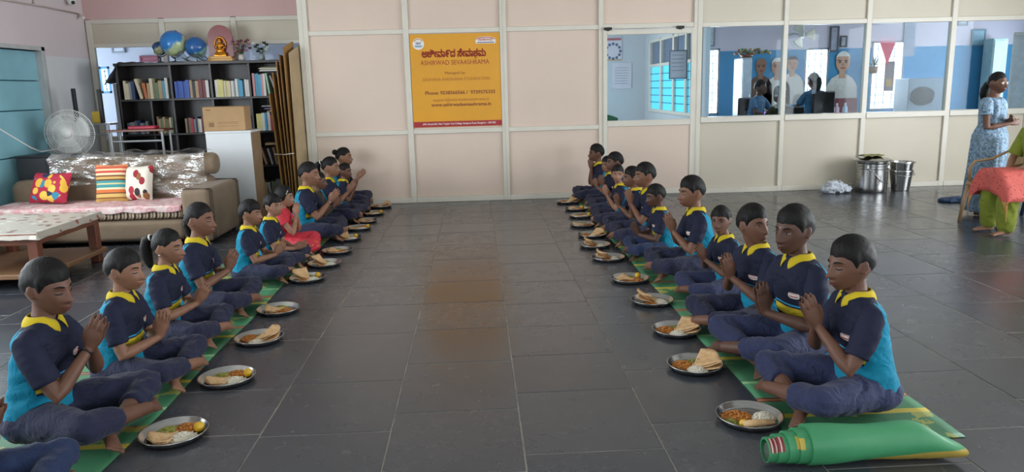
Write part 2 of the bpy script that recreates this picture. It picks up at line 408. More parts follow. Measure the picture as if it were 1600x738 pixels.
POLO = polo_mat(); NAVY_SLEEVE = cloth('1d2136', 'navy_knit')
def _sl():
    t = NT('polo_sleeve_knit'); v = t.coord(); x, y, z = t.xyz(v); f = t.math('MULTIPLY', t.math('LESS_THAN', t.math('ADD', x, t.math('MULTIPLY', t.math('SUBTRACT', .47, z), .35)), .004), t.math('GREATER_THAN', z, .395))
    t.bump(t.noise(t.mapping(v, (1, 1, 1.4)), 17, 2), .3, .02); return t.fin(t.mix(f, lin('1d2136'), lin('1184a4')), .8, spec=.25)
NAVY_SLEEVE = _sl()
COLLAR = cloth('c6ae22', 'yellow_collar_knit', fold=.15)
TROUSER = cloth('23263d', 'navy_trouser_cloth', fold=.5); TROUSER2 = cloth('2c3250', 'pale_navy_trouser_cloth', fold=.5); TROUSER3 = cloth('23304f', 'blue_trouser_cloth', fold=.5)  # TROUSER2 is a paler navy, worn only in the right row
EYEW = plain('bdb5ab', .3, var=.03); EYED = plain('150c08', .2, var=.02); LASH = plain('0c0806', .7, var=.02)
BADGEW = plain('d9d4cc', .6, var=.03); BADGER = plain('b5343a', .6, var=.03)
STEEL = None

def torso_rings(lean, grow=0.0, hem=True, bust=0.0):
    L = [(.062, -.036, .126, .160), (.085, -.040, .124, .157), (.13, -.042, .112, .147), (.20, -.033, .100, .138), (.28, -.018, .097, .140), (.35, -.008, .096, .146), (.405, -.004, .091, .151), (.440, -.004, .082, .149), (.466, -.004, .069, .129), (.486, -.002, .057, .098), (.504, .002, .049, .064)]
    R = []
    for z, cx, a, b in L:
        if not hem and z < .07: continue
        ring = []
        for j in range(28):
            q = 2 * PI * j / 28; ca, sa = math.cos(q), math.sin(q)
            x = (a + grow) * math.copysign(abs(ca) ** .85, ca); y = (b + grow) * math.copysign(abs(sa) ** .85, sa)
            if bust and ca > 0 and .24 < z < .42: x *= 1 + bust
            ring.append(V(cx + x + lean * (z / .5) ** 1.5 * .5, y, z))
        R.append(ring)
    return R
def bend(p, lean): return V(p.x + lean * (max(0, p.z) / .5) ** 1.5 * .5, p.y, p.z)

def person(name, label, loc, rz, sc=1.0, s=-1, head=(0, 0, 0), hands=(.215, .37, 24), eyes='closed', hair='short', skin=0, outfit='polo', lod=.006, lean=.06, trouser=None, cat='person',
           group=None, seed=1, knees=(.27, .235, .13, .12), bare=.62, hoff=(0, 0), hgap=.014, feet=True, spread=.06, pose='pray', gaze=(0, 0), badge=True, bangle=None):
    root = empty(name, loc, rz, sc, label, cat, group)
    R_ = random.Random(seed)
    sk = SKIN[skin]
    # ---- skeleton
    hc = bend(V(.020, 0, .630), lean)
    Mh = Matrix.Translation(hc) @ Matrix.Rotation(math.radians(head[0]), 4, 'Z') @ Matrix.Rotation(math.radians(head[1]), 4, 'Y') @ Matrix.Rotation(math.radians(head[2]), 4, 'X')
    mb = MB()
    mb.add([Mh @ Vector(p) for p in _hv_all], _hf_all)
    for e in (-1, 1):
        Me = Mh @ Matrix.Translation((-.010, e * .0725, -.004)) @ Matrix.Rotation(e * math.radians(-22), 4, 'Z') @ Matrix.Rotation(math.radians(-10), 4, 'Y')
        mb.ball((0, 0, 0), (.0175, .0075, .030), 12, 8, M=None) if False else None
        b0 = MB().ball((0, 0, 0), (.0155, .007, .027), 12, 8); mb.add([Me @ Vector(p) for p in b0.v], b0.f)
        b0 = MB().ball((.002, e * .003, -.022), (.008, .0055, .009), 8, 6); mb.add([Me @ Vector(p) for p in b0.v], b0.f)
    nb = bend(V(-.004, 0, .47), lean); nt = Mh @ Vector((-.012, 0, -.075)); mb.tube([nb, lerp(nb, nt, .35), lerp(nb, nt, .7), nt, Mh @ Vector((-.006, 0, -.03))], [.060, .045, .042, .043, .044], 16)
    mb.rings(torso_rings(lean, -.014, hem=False))
    SH = {e: bend(V(-.004, e * .134, .435), lean) for e in (-1, 1)}
    hx, hz, ang = hands; ang = math.radians(ang)
    dH = V(math.sin(ang), 0, math.cos(ang)); wH = V(math.cos(ang), 0, -math.sin(ang)); arm = {}
    for e in (-1, 1):
        if pose == 'pray':
            wr = V(hx, hoff[0] + e * hgap * 1.0, hz); dd = (dH - V(0, e * spread * .35, 0)).normalized()
            dd = Matrix.Rotation(hoff[1], 3, 'Z') @ dd; ww = Matrix.Rotation(hoff[1], 3, 'Z') @ wH; nn = V(0, -e, 0); pole = V(-.25, e * .75, -.9)
            wr = Matrix.Rotation(hoff[1], 3, 'Z') @ wr
        elif pose == 'desk':
            wr = V(.33, e * .12, .20); dd = V(1, -.25 * e, -.1).normalized(); ww = V(0, e, 0); nn = V(0, 0, -1); pole = V(-.3, e * .8, -.7)
        else:
            wr, dd, ww, nn, pole = pose(e)
        el, wr2 = ik(SH[e], wr, .232, .212, pole)
        arm[e] = (SH[e], el, wr2)
        mb.tube([SH[e] + V(0, -e * .03, 0), SH[e], lerp(SH[e], el, .4), lerp(SH[e], el, .85), el, lerp(el, wr2, .18), lerp(el, wr2, .4), lerp(el, wr2, .75), wr2], [.034, .034, .034, .031, .031, .0325, .030, .023, .0185], 12, round_ends=True)
        hand(mb, wr2 + dd * .008, dd, ww, nn, 1.0, fan=.035 + R_.random() * .05, thumb_in=.35)
    # ---- legs (crossed)
    kx, ky, kz1, kz2 = knees
    K = {s: V(kx - .01, s * ky, kz1), -s: V(kx + .02, -s * ky, kz2)}; HP = {e: V(.0, e * .085, .100) for e in (-1, 1)}
    AN = {s: V(kx + .085, -s * .075, .072), -s: V(kx + .020, s * .105, .054)}
    if outfit not in ('seated_none',):
        for e in (-1, 1):
            mb.tube([HP[e], lerp(HP[e], K[e], .5), K[e], lerp(K[e], AN[e], .3), lerp(K[e], AN[e], .7), AN[e]], [.06, .055, .046, .042, .033, .027], 12, round_ends=True)
        foot(mb, AN[-s] + V(0, s * .01, .012), V(.62, s * .75, 0), V(.35, -s * .35, .85), .90)
        foot(mb, AN[s] + V(0, -s * .01, .0), V(.12, -s * .95, -.12), V(.75, 0, .6), .86)
    body = fuse(mb, min(.0052, lod), 1 if lod > .0055 else 2, keep=.42 if lod < .0055 else (.34 if lod < .0075 else .26))
    a = vget(body); a[:, 2] = np.maximum(a[:, 2], .006); vset(body, a)
    iv = np.array(Mh.inverted()); q = a @ iv[:3, :3].T + iv[:3, 3]
    lip = np.exp(-((q[:, 1] / .022) ** 4)) * np.exp(-(((q[:, 2] + .064) / .012) ** 4)) * (q[:, 0] > .06)
    at_ = body.attributes.new('lip', 'FLOAT', 'POINT'); at_.data.foreach_set('value', lip.astype(np.float32))
    body.name = 'body'; body_o = obj('body', body, sk, root)
    # ---- face details
    def strip(nm, pts, r, mat, par, n=6):
        m = MB(); m.tube([Mh @ p for p in pts], r, n); return m.build(nm, mat, par, smooth=True)
    for e in (-1, 1):
        P = []
        for q_ in range(6):
            t = q_ / 5; y = e * (.014 + .032 * t); z = .0235 + .006 * math.sin(PI * t * .8) - .004 * t; f = face_pt(y, z)
            if f: P.append(f + V(.0008 - .0012 * t, 0, 0))
        strip('eyebrow', P, [.0022, .0034, .0036, .0032, .0026, .0012][:len(P)], HAIR, root)
        if eyes == 'closed':
            P = []
            for q_ in range(7):
                t = q_ / 6; y = e * (.0175 + .026 * t); z = .0005 - .0042 * math.sin(PI * t); f = face_pt(y, z)
                if f: P.append(f + V(.0012, 0, 0))
            strip('eyelash', P, [.001, .0019, .0024, .0026, .0026, .0022, .0012][:len(P)], LASH, root, 5)
        else:
            f = face_pt(e * .030, .003)
            if f:
                c = f + V(-.0055, 0, 0); m = MB(); b0 = MB().ball((0, 0, 0), (.009, .0130, .0050), 14, 8); m.add([Mh @ (c + Vector(p)) for p in b0.v], b0.f); ey = m.build('eye', EYEW, root, True)
                m = MB(); b0 = MB().ball((0, 0, 0), (.0040, .0060, .0054), 10, 7); cc = c + V(.0065, .0055 * gaze[0], .0008 + .003 * gaze[1]); m.add([Mh @ (cc + Vector(p)) for p in b0.v], b0.f); m.build('iris', EYED, ey, True)
                P = []
                for q_ in range(7):
                    t = q_ / 6; y = .0145 - .029 * t; z = .0050 * (1 - (2 * t - 1) ** 2) ** .6 + .0003; P.append(c + V(.0075 * (1 - (2 * t - 1) ** 2 * .55) + .0012, y, z))
                strip('eyelash', P, .0020, LASH, root, 5)
    # ---- hair
    hm = {'pony': 'tied', 'bun': 'tied', 'braid': 'tied'}.get(hair, hair)
    cap = hair_cap(hm, seed); m = MB(); m.add([Mh @ Vector(p) for p in cap.v], cap.f); ho = m.build('hair', HAIR, root, True)
    if hair == 'pony':
        m = MB(); P = [Mh @ Vector(p) for p in ((-.085, 0, .035), (-.115, 0, .045), (-.14, 0, .02), (-.148, 0, -.03), (-.14, 0, -.085), (-.125, 0, -.13), (-.112, 0, -.16))]
        m.tube(P, [.018, .017, .032, .036, .034, .026, .012], 12); m.build('ponytail', HAIR, ho, True)
        m = MB(); p0 = Mh @ Vector((-.108, 0, .044)); p1 = Mh @ Vector((-.118, 0, .041)); m.tube([p0, p1], .021, 12); m.build('hair_tie', BADGEW, ho, True)
    if hair == 'bun':
        m = MB(); m.ball(Mh @ Vector((-.108, 0, .05)), (.036, .036, .034), 12, 8); m.build('hair_bun', HAIR, ho, True)
    if hair == 'braid':
        m = MB(); P = [Mh @ Vector((-.085 - .012 * math.sin(i * .5), .012 * (-1) ** i * 0, .02 - .018 * i)) for i in range(11)]
        m.tube(P, [.018 if i % 2 else .026 for i in range(10)] + [.008], 10); m.build('braid', HAIR, ho, True)
    # ---- clothes
    tm = trouser or TROUSER
    if outfit in ('polo', 'dress', 'jacket', 'office', 'saffron'):
        m = MB(); m.rings(torso_rings(lean)); sh = fuse(m, .0105, 4); crumple(sh, .0075, fold_noise(seed, (8, 8, 15)))
        mats = {'polo': POLO, 'dress': RED_DRESS, 'jacket': BROWN_JACKET, 'office': OFFICE_CLOTH, 'saffron': SAFFRON}
        sh.name = 'shirt'; sho = obj({'dress': 'dress_top', 'jacket': 'jacket'}.get(outfit, 'shirt'), sh, mats[outfit], root)
        sl = {'polo': .74, 'dress': .42, 'jacket': 1.0, 'office': .7, 'saffron': .8}[outfit]
        for e in (-1, 1):
            a0, el, wr = arm[e]; m = MB(); ax = (el - a0).normalized()
            P = [a0 + V(.0, -e * .052, .018), a0 + V(0, -e * .012, .006), a0 + ax * .06, lerp(a0, el, sl * .75), lerp(a0, el, sl)]
            Rr = [.040, .051, .053, .052, .052]
            if outfit == 'jacket': P += [el + (el - a0) * .02, lerp(el, wr, .3), lerp(el, wr, .6), lerp(el, wr, .9)]; Rr[3:] = [.05, .047]; Rr += [.046, .044, .037, .033]
            m.tube(P, Rr, 18, round_ends=False)
            sm = fuse(m, .0095, 3); crumple(sm, .0045, fold_noise(seed + e, (12, 12, 22)))
            obj('sleeve', sm, NAVY_SLEEVE if outfit == 'polo' else mats[outfit], sho)
        if outfit == 'polo':
            def cpt(q, t, th=0.0):        # q: angle around the neck (0 front), t 0 top edge .. 1 lower edge
                w = max(0, 1 - abs(q) / 1.0); a = lerp(.051, .070, t) + .022 * t * w; b = lerp(.055, .074, t); z = lerp(.521, .482, t) - .030 * w * (1 - .2 * t) - .022 * t * w
                return bend(V(-.002 + (a + th) * math.cos(q), (b + th) * math.sin(q), z + th * .5), lean)
            for e in (-1, 1):
                m = MB(); m.grid(lambda u, v: cpt(e * (.16 + .20 * (v if True else 0) * (1 - min(1, u * 6)) + u * (PI - .16)), v, .004 * math.sin(PI * v)), 18, 5, .004 * e); m.build('collar', COLLAR, sho, True)
            if badge:
                # chest badge lies on the shirt over the wearer's left breast
                bv = BVHTree.FromPolygons([v.co.copy() for v in sh.vertices], [tuple(p.vertices) for p in sh.polygons])
                def onsh(y, z, lift):
                    h = bv.ray_cast(Vector((.5, y, z)), Vector((-1, 0, 0))); return (h[0] + V(lift, 0, 0)) if h[0] else V(.1, y, z)
                m = MB(); n = 20; ring = [(.075 + .030 * math.copysign(abs(math.cos(t)) ** .6, math.cos(t)), .335 + .0135 * math.copysign(abs(math.sin(t)) ** .7, math.sin(t)) + .004 * math.cos(t) ** 2) for t in (2 * PI * i / n for i in range(n))]
                top = [onsh(y, z, .0045) for y, z in ring]; bot = [onsh(y, z, -.002) for y, z in ring]; c = onsh(.075, .336, .0055)
                m.add(top + bot + [c], [(i, (i + 1) % n, 2 * n) for i in range(n)] + [(i, i + n, (i + 1) % n + n, (i + 1) % n) for i in range(n)]); bo = m.build('badge', BADGEW, sho)
                m = MB(); P = [onsh(.075 + .022 * math.cos(t), .342 + .005 * math.sin(t), .0058) for t in (PI * i / 8 for i in range(9))]; m.tube(P, .0012, 4)
                P = [onsh(.055 + .005 * i, .333, .0062) for i in range(9)]; m.tube(P, .0022, 4); m.build('badge_print', BADGER, bo)
    if outfit in ('polo', 'jacket', 'office', 'saffron', 'dress'):
        m = MB(); m.ball((-.040, 0, .085), (.138, .170, .083), 20, 12); big = .018 if outfit == 'dress' else 0
        for e in (-1, 1):
            b_ = bare if outfit != 'dress' else .9
            m.tube([HP[e], lerp(HP[e], K[e], .35), lerp(HP[e], K[e], .7), K[e] + V(.005, 0, 0)], [.084 + big, .078 + big, .068 + big, .061 + big], 16, round_ends=True)
            m.tube([K[e], lerp(K[e], AN[e], .25), lerp(K[e], AN[e], .45), lerp(K[e], AN[e], b_)], [.061 + big, .058 + big, .054 + big, .051 + big], 14)
        if outfit == 'dress': m.ball((.20, 0, .07), (.20, .27, .07), 18, 10)
        tr = fuse(m, .0115, 3); crumple(tr, .0075, fold_noise(seed + 5, (13, 9, 18)))
        a = vget(tr); a[:, 2] = np.maximum(a[:, 2], .004); vset(tr, a)
        obj('skirt' if outfit == 'dress' else 'trousers', tr, RED_DRESS if outfit == 'dress' else tm, root)
    if bangle:
        a0, el, wr = arm[s]; ax = (wr - el).normalized(); m = MB(); c = wr - ax * .012; u = ax.orthogonal().normalized(); w = ax.cross(u)
        ring = [[c + (u * math.cos(q) + w * math.sin(q)) * (.0225 + .0028 * math.cos(p)) + ax * .004 * math.sin(p) for p in (2 * PI * k / 6 for k in range(6))] for q in (2 * PI * j / 18 for j in range(19))]
        m.rings(ring, cap=False); m.build('wristband', bangle, root, True)
    return root, Mh
def red_dress():
    t = NT('red_gold_print_cloth'); v = t.coord(); d = t.vor(v, 22); f = t.math('LESS_THAN', d, .22); z = t.xyz(v)[2]
    low = t.math('LESS_THAN', z, .14); c = t.mix(t.math('MULTIPLY', f, low), lin('c22a3c'), lin('c9924a')); t.bump(t.noise(v, 16, 3), .4, .02); return t.fin(c, .7)
RED_DRESS = red_dress(); BROWN_JACKET = cloth('3a3326', 'olive_brown_jacket_cloth'); OFFICE_CLOTH = cloth('4a6d8c', 'blue_shirt_cloth'); SAFFRON = cloth('8e2f3a', 'maroon_cloth')
# ------------------------------------------------------------------ setting: materials
def stone_mat():
    t = NT('slate_floor_stone'); v = t.coord('Object'); oi = t.n('ObjectInfo'); g = t.n('NewGeometry').outputs['Position']
    r = oi.outputs['Random']; f = t.noise(g, 2.3, 5); f2 = t.noise(g, 14, 5, .65)
    base = t.mix(f, lin('282d35'), lin('3d424a')); base = t.mix(t.math('MULTIPLY', r, .55), base, lin('4c4d50'))
    base = t.mix(t.math('MULTIPLY', t.math('GREATER_THAN', f2, .64), .35), base, lin('6d6a64'))
    ro = t.math('ADD', .15, t.math('MULTIPLY', t.noise(g, 7, 5), .16)); ro = t.math('ADD', ro, t.math('MULTIPLY', r, .06))
    t.bump(t.math('ADD', t.noise(g, 3.2, 3), t.math('MULTIPLY', f2, .15)), .10, .02)
    return t.fin(base, ro, spec=.95)
STONE = stone_mat(); GROUT = plain('8b867c', .85, var=.3, scale=5, bump=.4)
PANEL = plain('d8c4b4', .55, var=.035, scale=1.2); FRAME = plain('d6d1c4', .42, var=.04, scale=3); 
PANEL2 = plain('cac2b0', .55, var=.035, scale=1.2)  # same board as PANEL; right bays' greyer light is put into the colour
WALLW = plain('dcdcdc', .8, var=.04, scale=1.5, bump=.08); PINK = plain('d3b1ae', .8, var=.04, scale=1.5); CEIL = plain('d8d4cc', .9, var=.03)
GLASS = glass_mat('window_glass', 'eef6fa', .2)
BLACK = plain('141416', .45, var=.1)

# floor
mb = MB(); mb.box(HALL_X0 - 2.8, HALL_X1 + 3.6, HALL_Y0 - .3, 16.3, -.12, -.0022)
floor_o = struct('floor', mb, GROUT)
def proj(p):
    v = CR.transposed() @ (p - V(0, 0, CAMH)); return (800 - FPX * v.x / v.z, 369 + FPX * v.y / v.z) if v.z < -.05 else (-9999, -9999)
_rest = MB(); _nt = 0
for k in range(-10, 15):
    x0, x1 = .155 + .585 * k, .155 + .585 * (k + 1)
    if x1 < HALL_X0 or x0 > HALL_X1: continue
    x0, x1 = max(x0, HALL_X0), min(x1, HALL_X1)
    R_ = random.Random(k * 13 + 5); y = HALL_Y0 - R_.random() * .3
    while y < WALL_Y:
        L = R_.choice((.52, .6, .6, .64, .78)); ya, yb = max(y, HALL_Y0), min(y + L, WALL_Y - .03); y += L
        if yb - ya < .05: continue
        g = .0032; w = lambda: (R_.random() - .5) * .004
        pts = [proj(V(a, b, 0)) for a in (x0, x1) for b in (ya, yb)]
        vis = any(-30 < p[0] < 1630 and 250 < p[1] < 760 for p in pts)
        cx, cy = (x0 + x1) / 2, (ya + yb) / 2; m = MB() if vis else _rest
        a, b, c, d = x0 + g - cx + w(), x1 - g - cx + w(), ya + g - cy + w(), yb - g - cy + w()
        dz = [(R_.random() - .5) * .0012 for _ in range(4)]; e = .003
        o = V(0, 0, 0) if vis else V(cx, cy, 0)
        vs_ = [V(a, c, -.01), V(b, c, -.01), V(b, d, -.01), V(a, d, -.01), V(a, c, -.0015), V(b, c, -.0015), V(b, d, -.0015), V(a, d, -.0015), V(a + e, c + e, dz[0]), V(b - e, c + e, dz[1]), V(b - e, d - e, dz[2]), V(a + e, d - e, dz[3])]
        m.add([q + o for q in vs_], [(0, 1, 5, 4), (1, 2, 6, 5), (2, 3, 7, 6), (3, 0, 4, 7), (4, 5, 9, 8), (5, 6, 10, 9), (6, 7, 11, 10), (7, 4, 8, 11), (8, 9, 10, 11)])
        if vis: m.build('tile', STONE, floor_o, loc=(cx, cy, 0)); _nt += 1
tag(_rest.build('tile_field', STONE, floor_o), kind='stuff')

# ceiling and hidden walls of the hall, with their daylight openings
mb = MB(); mb.box(HALL_X0 - 2.8, HALL_X1 + 3.6, HALL_Y0 - .3, 16.3, HALL_Z, HALL_Z + .1); struct('ceiling', mb, CEIL)
def wall_with_openings(mb, x0, x1, y0, y1, opens, z0, z1):
    ys = y0
    for a, b in opens:
        mb.box(x0, x1, ys, a, 0, HALL_Z); mb.box(x0, x1, a, b, 0, z0); mb.box(x0, x1, a, b, z1, HALL_Z); ys = b
    mb.box(x0, x1, ys, y1, 0, HALL_Z)
mb = MB(); wall_with_openings(mb, HALL_X1, HALL_X1 + .12, HALL_Y0, 10.12, RIGHT_OPEN, .5, 2.6); struct('wall_right', mb, WALLW)
mb = MB(); mb.box(HALL_X0, -1.7, HALL_Y0 - .12, HALL_Y0, 0, HALL_Z); mb.box(3.3, HALL_X1, HALL_Y0 - .12, HALL_Y0, 0, HALL_Z); mb.box(-1.7, 3.3, HALL_Y0 - .12, HALL_Y0, 0, .8); mb.box(-1.7, 3.3, HALL_Y0 - .12, HALL_Y0, 2.6, HALL_Z); struct('wall_rear', mb, WALLW)
# left wall: white below, pinkish above, with the blue door
def two_tone():
    t = NT('two_tone_wall_paint'); g = t.n('NewGeometry').outputs['Position']; z = t.xyz(g)[2]; f = t.noise(g, 1.6, 4)
    a = t.mix(f, lin('d3d6d8'), lin('dfe2e4')); b = t.mix(f, lin('d3c6c9'), lin('dcd2d4')); c = t.mix(t.math('GREATER_THAN', z, 2.02), a, b); t.bump(t.noise(g, 90, 3), .08, .004); return t.fin(c, .75)
TWOTONE = two_tone()
DY0, DY1, DZ = 7.7, 9.5, 2.07
mb = MB(); X0, X1 = HALL_X0 - .16, HALL_X0
ys = HALL_Y0
for a, b, z0, z1 in [(LEFT_OPEN[0][0], LEFT_OPEN[0][1], .8, 2.5), (LEFT_OPEN[1][0], LEFT_OPEN[1][1], .8, 2.5), (DY0, DY1, 0, DZ)]:
    mb.box(X0, X1, ys, a, 0, HALL_Z)
    if z0 > 0: mb.box(X0, X1, a, b, 0, z0)
    mb.box(X0, X1, a, b, z1, HALL_Z); ys = b
mb.box(X0, X1, ys, 10.7, 0, HALL_Z); wl = struct('wall_left', mb, TWOTONE)
BLUE = plain('8fc6d4', .3, var=.10, scale=2); 
door = empty('door_1', (HALL_X0 - .09, DY0, 0)); door['kind'] = 'structure'
zs = [0, .35, .86, 1.38, 1.72, DZ]
for a, b in zip(zs, zs[1:]):
    mb = MB(); mb.cbox(-.02, .02, .04, DY1 - DY0 - .02, a + .006, b - .006, .004); mb.build('door_panel', BLUE, door)
mb = MB(); mb.box(-.03, -.02, 0, DY1 - DY0, 0, DZ); mb.build('door_backing', plain('1d5f72', .6), door)
mb = MB(); mb.box(.03, .075, .7, .74, 1.12, 1.4); mb.build('handle', BLACK, door)
mb = MB(); mb.cbox(-.05, .1, DY1 - DY0 - .02, DY1 - DY0 + .05, 0, DZ + .05, .004); mb.cbox(-.05, .1, 0, DY1 - DY0 + .05, DZ, DZ + .05, .004); mb.build('door_frame', plain('b9bcbc', .7, var=.1), door)
# conduit, ceiling-mounted camera and small tube lamp at the corner
mb = MB(); mb.tube([(HALL_X0 + .014, 7.6, 2.55), (HALL_X0 + .014, 8.9, 2.59), (HALL_X0 + .014, 9.7, 2.60), (HALL_X0 + .014, 10.45, 2.59)], .012, 8); mb.tube([(HALL_X0 + .014, 9.45, 2.60), (HALL_X0 + .014, 9.45, 3.3)], .010, 8)
tag(mb.build('conduit_pipe', plain('c3b7b0', .5), smooth=True), 'thin pale conduit pipe running along the upper left wall', 'pipe')
mb = MB(); mb.tube([(HALL_X0 + .03, 10.48, 2.57), (HALL_X0 + .10, 10.40, 2.535)], .022, 10, round_ends=True); o = tag(mb.build('lamp_holder', plain('e8e2d8', .4), smooth=True), 'small white lamp holder in the corner at the end of the conduit', 'lamp')
c = at(112, 2, 10.2); mb = MB(); mb.lathe([(.0, .03), (.05, .03), (.055, 0), (.045, -.03), (.02, -.05), (0, -.052)], 16); cc = empty('security_camera', c, label='small white dome security camera high on the left wall', cat='camera'); mb.build('housing', plain('dedede', .4), cc, True)
mb = MB(); mb.ball((0.03, -.03, -.018), .024, 12, 8); mb.build('lens', BLACK, cc, True)

# back wall partition: aluminium frame and boards
back = empty('wall_back', (0, WALL_Y, 0)); back['kind'] = 'structure'
MULL = [-2.18, -.87, .39, 1.675, 2.965, 4.145, 5.27, 6.435, 7.58, HALL_X1]
mull_w = [.12, .075, .085, .06, .11, .06, .065, .07, .06, .06]
for x, w in zip(MULL, mull_w):
    mb = MB(); mb.cbox(x - w / 2, x + w / 2, -.028, .05, 0, HALL_Z, .004)
    if w > .08: mb.cbox(x - .006, x + .006, -.034, -.02, 0, HALL_Z, .002)
    mb.build('mullion', FRAME, back)
def rail(x0, x1, z0, z1, d=.024): 
    m = MB(); m.cbox(x0, x1, -d, .045, z0, z1, .004); m.build('rail', FRAME, back)
def panel(x0, x1, z0, z1, mat):
    m = MB(); m.cbox(x0, x1, .004, .03, z0, z1, .003); m.build('panel', mat, back)
for i in range(len(MULL) - 1):
    a, b = MULL[i] + mull_w[i] / 2, MULL[i + 1] - mull_w[i + 1] / 2; pm = PANEL if i < 4 else PANEL2
    if i == 3:
        rail(a, b, 2.22, 2.28); panel(a, b, 2.28, HALL_Z, pm); continue
    rail(a, b, 0, .075, .03); rail(a, b, 2.215, 2.275); panel(a, b, 2.275, HALL_Z, pm)
    if i < 3: rail(a, b, .92, .98); panel(a, b, .075, .92, pm); panel(a, b, .98, 2.215, pm)
    else:
        rail(a, b, .965, 1.04, .04); panel(a, b, .075, .965, pm)
        m = MB(); m.box(a, b, .012, .018, 1.04, 2.215); m.build('pane', GLASS, back)
# left edge return of the partition and its recessed left continuation
LP_Y = 10.62
mb = MB(); mb.cbox(MULL[0] - .06, MULL[0] - .02, .03, LP_Y - WALL_Y + .05, 0, HALL_Z, .003); mb.build('return_panel', PANEL2, back)
lp = empty('wall_back_left', (0, LP_Y, 0)); lp['kind'] = 'structure'
LM = [-5.12, -4.165, -3.215, -2.25]
for x in LM:
    m = MB(); m.cbox(x - .035, x + .035, -.02, .05, 0, 2.52, .004); m.build('mullion', FRAME, lp)
for i in range(3):
    a, b = LM[i] + .035, LM[i + 1] - .035
    for z0, z1 in ((2.47, 2.53), (2.16, 2.215), (.92, .98), (0, .08)):
        m = MB(); m.cbox(a, b, -.016, .045, z0, z1, .004); m.build('rail', FRAME, lp)
    for z0, z1 in ((2.215, 2.47), (.08, .92)):
        m = MB(); m.cbox(a, b, .004, .03, z0, z1, .003); m.build('panel', PANEL2, lp)
    m = MB(); m.box(a, b, .012, .018, .98, 2.16); m.build('pane', GLASS, lp)
m = MB(); m.box(HALL_X0, MULL[0] - .02, -.02, .08, 2.53, HALL_Z); m.build('upper_wall', PINK, lp)

# aluminium door in the partition
dr = empty('door_2', (0, WALL_Y, 0)); dr['kind'] = 'structure'
DX0, DX1 = 1.70, 2.93
for a, b, z0, z1, n in ((DX0, DX0 + .055, .02, 2.205, 'stile'), (DX1 - .055, DX1, .02, 2.205, 'stile'), (DX0 + .055, DX1 - .055, 2.14, 2.205, 'door_rail'), (DX0 + .055, DX1 - .055, .945, 1.025, 'door_rail'), (DX0 + .055, DX1 - .055, .02, .10, 'door_rail')):
    m = MB(); m.cbox(a, b, -.045, .0, z0, z1, .005); m.build(n, FRAME, dr)
m = MB(); m.cbox(DX0 + .055, DX1 - .055, -.03, -.015, .10, .945, .003); m.build('door_panel', PANEL, dr)
m = MB(); m.box(DX0 + .055, DX1 - .055, -.026, -.020, 1.025, 2.14); m.build('pane', GLASS, dr)
for px in (950, 1063):
    p = at(px, 40, WALL_Y - .05); m = MB(); m.cbox(p.x - .05, p.x + .05, -.075, -.02, 2.20, 2.235, .006); m.cbox(p.x - .02, p.x + .02, -.08, -.02, 2.19, 2.225, .004); m.build('door_closer_clip', BLACK, dr)

# yellow sign board
sg = empty('sign_board', (-.24, WALL_Y - .012, 1.605), label='yellow sign board lettered in red and brown on the cream partition', cat='sign')
SW, SH_ = 1.175, 1.20
mb = MB(); mb.cbox(-SW / 2, SW / 2, -.006, .012, -SH_ / 2, SH_ / 2, .002); mb.build('board', plain('dd9c1d', .38, var=.05, scale=1.5), sg)
REDB = plain('a5262f', .4, var=.04); mb = MB(); mb.box(-SW / 2 + .004, SW / 2 - .004, -.008, -.005, -SH_ / 2 + .004, -SH_ / 2 + .075); mb.build('bottom_band', REDB, sg)
TXR = plain('a03a20', .5, var=.03); TXB = plain('8a4a22', .5, var=.03); TXO = plain('b06a24', .5, var=.03); WHT = plain('e9e4da', .5, var=.02)
def sz(py): return .60 - (py - 60) / (680 - 60) * 1.20          # height of a line of lettering on the board
text('lettering_kannada', 'ಆಶೀವಾ೯ದ ಸೇವಾಶಮ', .12, TXR, sg, (-.02, -.0076, sz(192)), width=.84, outline=.0052)
mb = MB(); mb.tube([(.262, -.0085, sz(206)), (.25, -.0085, sz(216)), (.262, -.0085, sz(223)), (.285, -.0085, sz(218))], .0045, 5); mb.build('lettering_hook', TXR, sg)
text('lettering', 'ASHIRWAD SEVAASHRAMA', .085, TXR, sg, (-.01, -.0072, sz(250)), width=.90)
text('lettering', 'Managed by:', .05, TXB, sg, (-.01, -.0072, sz(318)), width=.27)
text('lettering', 'SIKSHANA RAKSHANA FOUNDATION', .056, TXO, sg, (0, -.0072, sz(360)), width=.88)
text('lettering', 'Phone: 9538566566 /  9739575333', .062, TXB, sg, (.045, -.0072, sz(450)), width=.92, bold=.0016)
text('lettering', 'support@ashirwadsevaashrama.in', .055, TXO, sg, (.055, -.0072, sz(497)), width=.74)
text('lettering', 'www.ashirwadsevaashrama.in', .062, TXB, sg, (.055, -.0072, sz(530)), width=.79, bold=.0016)
text('lettering', '#40, Hessarhalli, Near Yogdev Vani College, Sarjapura Road, Bengaluru - 560 068.', .034, WHT, sg, (.02, -.0088, -SH_ / 2 + .042), width=.97, bold=.0004)
mb = MB(); mb.lathe([(0, 0), (.075, 0), (.075, .004), (0, .004)], 28, M=Matrix.Rotation(PI / 2, 4, 'X')); lg = mb.build('round_emblem', WHT, sg, loc=(-.475, -.006, sz(123)))
mb = MB(); mb.tube([(.062 * math.cos(a), -.005, .062 * math.sin(a)) for a in (PI * .15 + PI * .7 * i / 14 for i in range(15))], .005, 5); mb.build('emblem_ring', plain('c77a2a', .5), lg)
text('emblem_letters', 'SRF', .035, plain('234a86', .5), lg, (0, -.0047, .005), width=.07, bold=.001)
mb = MB(); mb.box(-.05, .05, -.006, -.004, -.03, -.02); mb.box(-.04, .04, -.006, -.004, -.042, -.034); mb.build('emblem_waves', plain('2f7fb4', .5), lg)
